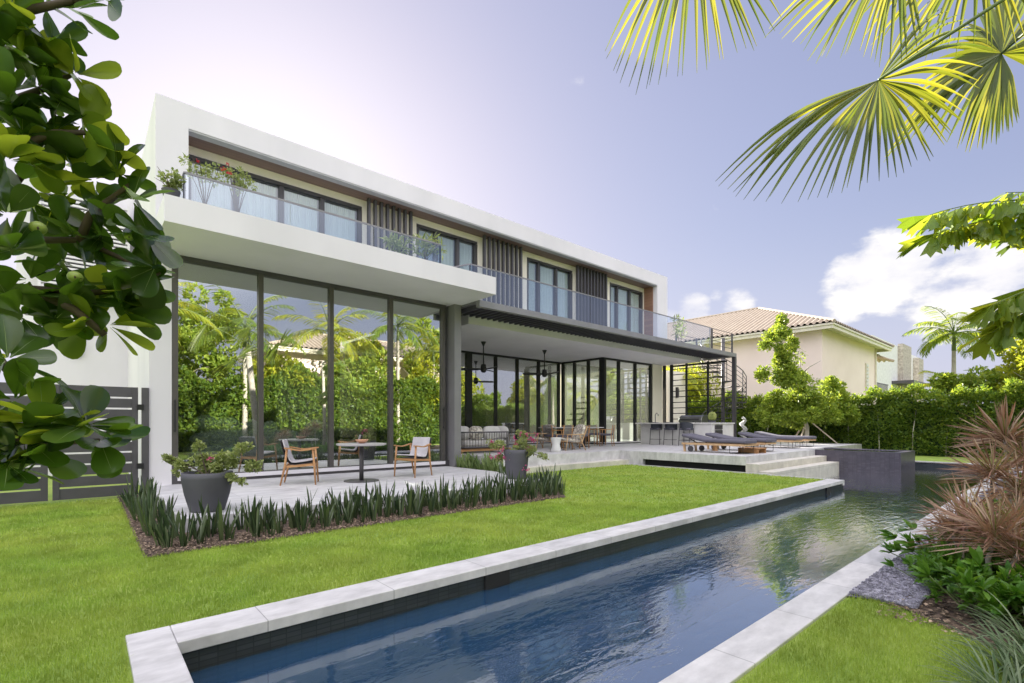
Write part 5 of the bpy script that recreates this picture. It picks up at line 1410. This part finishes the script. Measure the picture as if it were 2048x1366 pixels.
dracaena('red spiky dracaena with three heads at the right edge, over the ground cover', onZ(1985, 1205, 0), [(atF(1990, 1075, 3.55), 1.05), (atF(2040, 1060, 3.7), .9), (atF(2035, 1110, 3.4), .7)])
dracaena('red spiky dracaena of middle height behind the front pair', onZ(2000, 1130, 0), [(atF(1985, 950, 4.5), 1.05), (atF(2040, 985, 4.3), 1.0)])
dracaena('tallest red spiky dracaena at the right edge, in front of the hedge', onZ(2040, 1090, 0), [(atF(2010, 880, 5.3), 1.25), (atF(2050, 930, 5.0), 1.1)])
# ground cover shrubs
def cover():
    r = thing('ground_shrub', '', 'shrub'); m = MB(); k = 46
    c = np.stack([nr.normal(0, .16, k), nr.normal(0, .16, k), .05 + .25 * nr.random(k)], 1)
    for i in range(k):
        n = 13; d = unit(n) * .8 + [0, 0, .6] + c[i] * [2.0, 2.0, 0]
        tv = [(0, 0, 0), (.14, .35, .03), (.13, .7, .0), (0, 1, -.12), (-.13, .7, .0), (-.14, .35, .03)]
        m.scat(tv, NARROW[1], rmats(n, d, .4, .11 * nr.uniform(.7, 1.2, n)), np.array([c[i]] * n))
    m.build('leaves', 'cover_leaf', r)
    s = MB()
    for i in range(0, k, 2): s.tube([(c[i][0] * .3, c[i][1] * .3, 0), tuple(c[i])], [.006, .004], 4)
    s.build('stems', 'green_stem', r); return r
CV = [cover() for _ in range(3)]
for s_ in CV: s_['label'] = 'low glossy green shrub under the red dracaenas'; s_['group'] = 'glossy green shrubs beside the gravel'
i = 0
for x in np.arange(4.55, 13.5, .36):
    for y in (.62, .30, -.02, -.34, -.7):
        if y > .5 and (x < 4.7 or x > 6.3): continue
        q = (x + rnd.uniform(-.1, .1) + (0 if y > 0 else .2), y + rnd.uniform(-.08, .08), .0)
        if i < 3: place(CV[i], q, rnd.uniform(0, 6), rnd.uniform(.8, 1.15))
        else: dup(CV[i % 3], q, rnd.uniform(0, 6.28), s=rnd.uniform(.75, 1.2))
        i += 1
# striped arching grass, bottom right
def tuft():
    r = thing('striped_grass', '', 'plant'); m = MB()
    for k in range(60):
        a = rnd.uniform(0, 6.283); blade(m, (.03 * math.cos(a), .03 * math.sin(a), 0), a, rnd.uniform(.15, .7), rnd.uniform(.26, .40), .0065, rnd.uniform(.9, 1.8), 0, 7)
    m.build('leaves', 'striped_leaf', r); return r
TF = tuft(); TF['label'] = 'arching striped grass plant in the bottom right corner bed'; TF['group'] = 'striped grass plants'
for k, (px_, py_) in enumerate(((2035, 1365), (2065, 1310), (2000, 1420), (2090, 1380), (2050, 1450))):
    q = onZ(px_, py_, 0)
    if k == 0: place(TF, q, 0)
    else: dup(TF, q, k * 1.1, s=rnd.uniform(.85, 1.1))

# ================================================================ FOREGROUND TREE, LEFT
def roundleaf(n=9):
    """obovate leathery leaf along +Y, folded slightly at the midrib, rim curled"""
    prof = [(0, .015), (.08, .03), (.2, .10), (.38, .19), (.56, .255), (.72, .275), (.86, .255), (.95, .19), (.985, .11), (1.0, .02)]
    V = []
    for (t, w) in prof:
        zc = -.10 * t * t
        w *= 1.12; V += [(-w, t, zc + w * .14), (-w * .5, t, zc + w * .03), (0, t + (.0 if t < .99 else -.015), zc - .004), (w * .5, t, zc + w * .03), (w, t, zc + w * .14)]
    F = []
    for i in range(len(prof) - 1):
        for k in range(4): b = i * 5 + k; F.append((b, b + 1, b + 6, b + 5))
    return V, F
RL = roundleaf()
m_, t_, b_ = newmat('midrib'); inp(b_, 'Roughness', .5); b_.inputs['Base Color'].default_value = (.25, .34, .10, 1)
FT = thing('clusia_tree', 'dark glossy round-leaved tree overhanging from the left edge', 'tree', (-1.6, 1.2, 0))
tk = MB(); tk.tube([(-1.9, 1.0, 0), (-1.75, 1.05, 1.0), (-1.6, 1.1, 2.0), (-1.4, 1.15, 3.2)], [.09, .08, .06, .03], 10); tk.build('trunk', 'bark', FT, smooth=True)
BR = [  # branches: photo polylines with a depth
 [(-80, 430, 1.75), (60, 480, 1.75), (160, 480, 1.8), (250, 520, 1.85), (300, 560, 1.85)],
 [(-80, 560, 1.7), (60, 578, 1.7), (180, 586, 1.75), (270, 575, 1.8), (320, 545, 1.85)],
 [(-80, 250, 1.7), (30, 200, 1.7), (80, 180, 1.75), (140, 150, 1.8)],
 [(-80, 330, 1.6), (20, 300, 1.65), (110, 265, 1.7), (170, 265, 1.75)],
 [(-80, 40, 1.6), (60, 20, 1.65), (150, 0, 1.7)],
 [(-80, 900, 1.5), (0, 890, 1.5), (60, 880, 1.5), (140, 885, 1.55), (200, 880, 1.6)],
 [(-80, 700, 1.5), (0, 720, 1.5), (30, 760, 1.5)],
 [(150, 0, 1.7), (185, -10, 1.7), (230, -30, 1.7)],
 [(160, 480, 1.8), (180, 430, 1.8), (220, 400, 1.85), (260, 370, 1.85)],
 [(60, 578, 1.7), (150, 620, 1.7), (210, 670, 1.75)],
 [(-80, 430, 1.75), (20, 380, 1.8), (60, 330, 1.8)]]
for br in BR:
    m = MB(); m.tube([atF(*p) for p in br], [.016 - .0025 * i for i in range(len(br))], 7); m.build('branch', 'twig', FT, smooth=True)
ROS = [(150, 150, 1.75, 9), (105, 90, 1.7, 9), (60, 50, 1.65, 9), (20, 20, 1.6, 8), (35, 120, 1.65, 9), (75, 175, 1.7, 9), (120, 205, 1.75, 9), (20, 200, 1.6, 8), (165, 250, 1.75, 9), (110, 265, 1.7, 8), (45, 265, 1.65, 8), (15, 320, 1.6, 8),
       (150, 20, 1.75, 5), (215, 0, 1.7, 5), (60, 330, 1.7, 7), (125, 330, 1.9, 7), (190, 360, 1.85, 8), (235, 345, 1.8, 8), (265, 400, 1.8, 9), (175, 420, 1.85, 9), (110, 420, 1.9, 8), (60, 400, 1.8, 8), (15, 430, 1.6, 8), (25, 500, 1.6, 8), (80, 480, 1.85, 8),
       (145, 470, 1.8, 8), (205, 470, 1.85, 8), (255, 450, 1.85, 8), (290, 470, 1.8, 8), (310, 535, 1.8, 9), (265, 575, 1.8, 9), (215, 590, 1.8, 9), (165, 600, 1.75, 9), (110, 585, 1.75, 8), (60, 560, 1.7, 8), (15, 590, 1.6, 8), (40, 630, 1.65, 8), (215, 650, 1.78, 8),
       (175, 655, 1.75, 7), (245, 620, 1.8, 7), (110, 640, 1.7, 7), (15, 720, 1.5, 8), (30, 800, 1.5, 8), (85, 840, 1.5, 9), (130, 870, 1.55, 9), (170, 850, 1.55, 8), (50, 880, 1.5, 9), (200, 880, 1.6, 8), (15, 930, 1.45, 8), (90, 910, 1.5, 8), (0, 860, 1.45, 8), (100, 820, 1.55, 6), (0, 100, 1.6, 8), (0, 250, 1.6, 8), (0, 380, 1.6, 8), (90, 10, 1.7, 8),
       (130, 530, 1.9, 8), (190, 530, 1.9, 7), (85, 300, 1.75, 6), (200, 300, 1.8, 6)]
for (px_, py_, f_, n_) in ROS:
    c = atF(px_, py_, f_); m = MB()
    axis = Vector((rnd.uniform(-.6, .6), rnd.uniform(-.5, .5), rnd.uniform(-.2, .8))).normalized()
    d = []
    for k in range(n_):
        a = k * 2.4 + rnd.uniform(-.3, .3); sx_ = axis.orthogonal().normalized(); sy2 = axis.cross(sx_)
        d.append(list((sx_ * math.cos(a) + sy2 * math.sin(a)) * rnd.uniform(.6, 1.1) + axis * rnd.uniform(-.2, .9) + Vector((0, 0, -.12))))
    d = np.array(d)
    M_ = rmats(n_, d, .55, .132 * nr.uniform(.70, 1.15, n_))
    pos = np.array([list(c)] * n_) + d * .012
    m.scat(RL[0], RL[1], M_, pos)
    o_ = m.build('leaf_cluster', 'clusia_leaf_young' if rnd.random() < .17 else 'clusia_leaf', FT, smooth=True)
    r_ = MB(); rib = [(-.006, 0, .004), (.006, 0, .004), (.004, .55, -.026), (-.004, .55, -.026), (0, .93, -.084)]
    r_.scat(rib, [(0, 1, 2, 3), (3, 2, 4)], M_, pos + np.array([0, 0, .0006])); r_.build('midribs', 'midrib', o_)
pm('fruit_skin', (.36, .45, .12), (.28, .36, .08), scale=20, rough=.35)
for (px_, py_, f_, r0) in ((76, 456, 1.62, .024), (150, 554, 1.66, .022), (258, 474, 1.74, .015)):
    c = atF(px_, py_, f_); m = MB(); m.lathe([(0, r0 * .85), (r0 * .35, r0 * .83), (r0 * .8, r0 * .55), (r0, r0 * .1), (r0 * .9, -r0 * .4), (r0 * .5, -r0 * .75), (0, -r0 * .85)], c, 18)
    fo = m.build('fruit', 'fruit_skin', FT, smooth=True)
    e = (Vector((0, 0, CH)) - c).normalized(); m = MB(); m.pill(c + e * r0 * .93, (r0 * .3, r0 * .3, r0 * .55), .8, None, 3, 5); m.build('calyx', 'twig', fo, smooth=True)

# ================================================================ FAN PALM, TOP RIGHT
def fanseg(m, hub, tip, w, sag, droop, seg=9, split=.42):
    hub, tip = Vector(hub), Vector(tip); ax = tip - hub; L_ = ax.length
    view = (hub.lerp(tip, .5) - Vector((0, 0, CH))).normalized()
    side = ax.cross(view).normalized(); nn = side.cross(ax).normalized()
    V = []
    for i in range(seg + 1):
        t = i / seg
        p = hub.lerp(tip, t) + Vector((0, 0, 1)) * sag * 2.4 * L_ * math.sin(math.pi * t ** 1.15)
        ww = w * (t / split) ** .9 if t < split else w * (1 - (t - split) / (1 - split)) ** .75
        ww = max(ww, .0012)
        V += [p - side * ww + nn * ww * .45, p, p + side * ww + nn * ww * .45]
    F = []
    for i in range(seg): b = i * 3; F += [(b, b + 1, b + 4, b + 3), (b + 1, b + 2, b + 5, b + 4)]
    m.add(V, F)
FP = thing('fan_palm', 'fan palm with yellow-green backlit fronds hanging in at the top right', 'palm tree', (5.2, .1, 0))
tr2 = MB(); tr2.tube([(5.6, -.9, 0), (5.5, -.85, 1.5), (5.3, -.7, 3.0), (5.15, -.6, 4.4)], [.16, .13, .12, .11], 12); tr2.build('trunk', 'pale_bark', FP, smooth=True)
top = Vector((5.15, -.6, 4.4))
def fan_frond(hub, f, tips, w, mat='fan_leaf', sag=.03, fuzz=0):
    h = atF(hub[0], hub[1], f); m = MB()
    for j, (x, y, df) in enumerate(tips): fanseg(m, h, atF(x, y, f + df), w, sag + rnd.uniform(-.01, .02), 0)
    fo = m.build('frond', mat, FP)
    st = MB(); mid = h.lerp(top, .5) + Vector((0, 0, .15)); st.tube([top, mid, h], [.018, .013, .010], 6); st.build('stalk', 'green_stem', fo, smooth=True)
    return fo
def arc_tips(ctrl, n, jit=8):
    """tips interpolated along a control polyline of (x, y, depth offset)"""
    out_ = []
    for i in range(n):
        k = (len(ctrl) - 1) * i / (n - 1); a = min(int(k), len(ctrl) - 2); f = k - a
        out_.append(tuple(ctrl[a][q] * (1 - f) + ctrl[a + 1][q] * f + (rnd.uniform(-jit, jit) if q < 2 else 0) for q in range(3)))
    return out_
fan_frond((1757, 160), 3.6, arc_tips([(1435, 365, -.2), (1470, 390, -.25), (1530, 400, -.3), (1620, 398, -.3), (1690, 385, -.3), (1750, 360, -.25), (1820, 340, -.2), (1880, 300, -.1), (1920, 250, .0)], 34), .017)
fan_frond((1757, 160), 3.65, arc_tips([(1925, 240, .1), (1960, 160, .2), (1990, 80, .3), (1930, 40, .3), (1870, 0, .3)], 16), .016)
fan_frond((2003, 107), 4.3, arc_tips([(1765, 330, -.2), (1790, 290, -.1), (1850, 270, -.1), (1900, 290, -.2), (1950, 305, -.2), (1975, 290, -.2), (2010, 270, -.2), (2045, 240, -.2)], 30), .026)
fan_frond((2003, 107), 4.35, arc_tips([(1780, 300, .0), (1830, 180, .1), (1900, 90, .2), (1950, 30, .2), (2010, -30, .2), (2100, -20, .2), (2150, 60, .2), (2140, 180, .1)], 34), .032)
fan_frond((1390, -150), 3.5, arc_tips([(1215, 100, -.2), (1225, 150, -.2), (1260, 185, -.2), (1300, 175, -.2), (1345, 150, -.2), (1400, 140, -.2), (1440, 125, -.2), (1480, 105, -.2), (1522, 90, -.2), (1560, 40, -.1)], 25), .017)
fan_frond((1800, -100), 3.9, arc_tips([(1525, 70, -.1), (1550, 60, -.1), (1590, 85, -.1), (1625, 125, -.2), (1660, 115, -.2), (1700, 100, -.2), (1745, 115, -.2), (1770, 130, -.2), (1800, 120, -.2), (1850, 100, -.1)], 26), .018)
fan_frond((1960, -120), 4.0, arc_tips([(1700, 60, 0), (1760, 100, 0), (1820, 130, 0), (1880, 110, 0), (1960, 100, 0), (2030, 90, 0), (2100, 60, 0)], 20), .02)
# ================================================================ FISHTAIL PALM, RIGHT EDGE
FX = thing('fishtail_palm', 'fishtail palm with ragged wedge leaflets reaching in from the right edge', 'palm tree', (8.6, -1.4, 0))
tr3 = MB(); tr3.tube([(8.9, -2.2, 0), (8.9, -2.2, 2), (8.8, -2.1, 4.4)], [.09, .08, .06], 10); tr3.build('trunk', 'pale_bark', FX, smooth=True)
WEDGE = ([(0, 0, 0), (.16, .45, .03), (.34, .92, -.02), (.16, .86, .0), (.05, 1.04, -.05), (-.08, .84, .0), (-.26, .98, -.03), (-.15, .45, .03)], [(0, 1, 7), (1, 2, 3), (1, 3, 4, 7), (7, 4, 5), (7, 5, 6)])
for (p0, p1, p2, f, n_, ll) in (((2090, 400, 6), (1960, 395, 6), (1860, 430, 6), 6, 38, .36), ((2090, 420, 6), (1970, 435, 6), (1862, 470, 6), 6, 38, .36), ((2100, 470, 6), (2030, 440, 6), (1900, 455, 6), 6, 34, .34), ((2110, 560, 5.6), (2040, 585, 5.6), (1985, 610, 5.6), 5.6, 30, .36), ((2110, 600, 5.6), (2050, 620, 5.6), (1985, 665, 5.6), 5.6, 32, .36), ((2110, 380, 6), (2060, 385, 6), (2010, 385, 6), 6, 20, .22), ((2130, 480, 6), (2080, 470, 6), (2040, 480, 6), 6, 14, .22)):
    a, b_, c = atF(*p0), atF(*p1), atF(*p2); pts = [a.lerp(b_, t / 6).lerp(b_.lerp(c, t / 6), t / 6) for t in range(7)]
    D, P = [], []
    tan = (c - a).normalized(); sd2 = tan.cross(Vector((0, 0, 1))).normalized()
    for i in range(n_):
        t = i / (n_ - 1); k = min(int(t * 6), 5); q = pts[k].lerp(pts[k + 1], t * 6 - k); s = 1 if i % 2 else -1
        D.append(list(tan * rnd.uniform(.3, .9) + sd2 * s * .45 + Vector((0, 0, -.55 + .5 * s * rnd.random())))); P.append(list(q))
    m = MB(); m.scat(*WEDGE, rmats(n_, np.array(D), .7, ll * nr.uniform(.75, 1.15, n_)), np.array(P)); fo = m.build('frond', 'fishtail_leaf', FX)
    m = MB(); m.tube(pts, [.012, .011, .009, .008, .006, .005, .003], 5); m.build('rachis', 'green_stem', fo)
for (e0) in ((2120, 400, 6), (2120, 590, 5.6)):
    m = MB(); e = atF(*e0); m.tube([(8.8, -2.1, 4.3), Vector((8.8, -2.1, 4.3)).lerp(e, .5) + Vector((0, 0, .3)), e], [.03, .022, .015], 6); m.build('stalk', 'green_stem', FX)
# balcony plants
for (px_, py_, Y, rr, lb, fl) in ((342, 358, 9.42, .22, 'leafy plant at the outer left corner of the white balcony', 0), (410, 342, 9.75, .25, 'red-flowered plant behind the balcony glass near the left end', 1), (475, 362, 9.8, .25, 'sprawling red-flowered plant behind the balcony glass, second from the left', 1),
                                 (798, 494, 9.75, .26, 'spiky green plant behind the glass at the right end of the white balcony', 0), (850, 498, 9.7, .34, 'spiky green plant at the right end corner of the white balcony', 0), (1360, 656, 10.6, .5, 'feathery plant on the far end of the upper deck', 0)):
    c = onY(px_, py_, Y); z0 = 4.882 if px_ < 900 else 4.472
    r = thing('balcony_plant', lb, 'plant', (c.x, c.y, z0), 'plants on the upper balconies')
    m = MB(); m.lathe([(0, 0), (.10, 0), (.13, .12), (0, .12)], (c.x, c.y, z0), 16); m.build('pot', 'pot_grey', r)
    zc_ = max(c.z, z0 + .16)
    m = MB(); foliage(m, (c.x, c.y, zc_), (rr * 1.5, rr * .6, rr), 420 if px_ < 700 else 220, 12, .055 if px_ < 700 else .16, LEAF if px_ < 700 else NARROW); m.build('foliage', 'bougain_leaf', r)
    m = MB(); twigs(m, (c.x, c.y, z0 + .1), [(c.x + rnd.uniform(-rr, rr), c.y + rnd.uniform(-rr, rr) * .4, zc_ + rnd.uniform(-.1, rr)) for _ in range(9)], .008); m.build('stems', 'twig', r)
    if fl:
        for _ in range(3):
            m = MB(); flowers(m, [(c.x + rnd.uniform(-rr, rr) * 1.4, c.y - rr * .4, zc_ + rnd.uniform(0, rr))], .03); m.build('flower', 'red_flower', r)
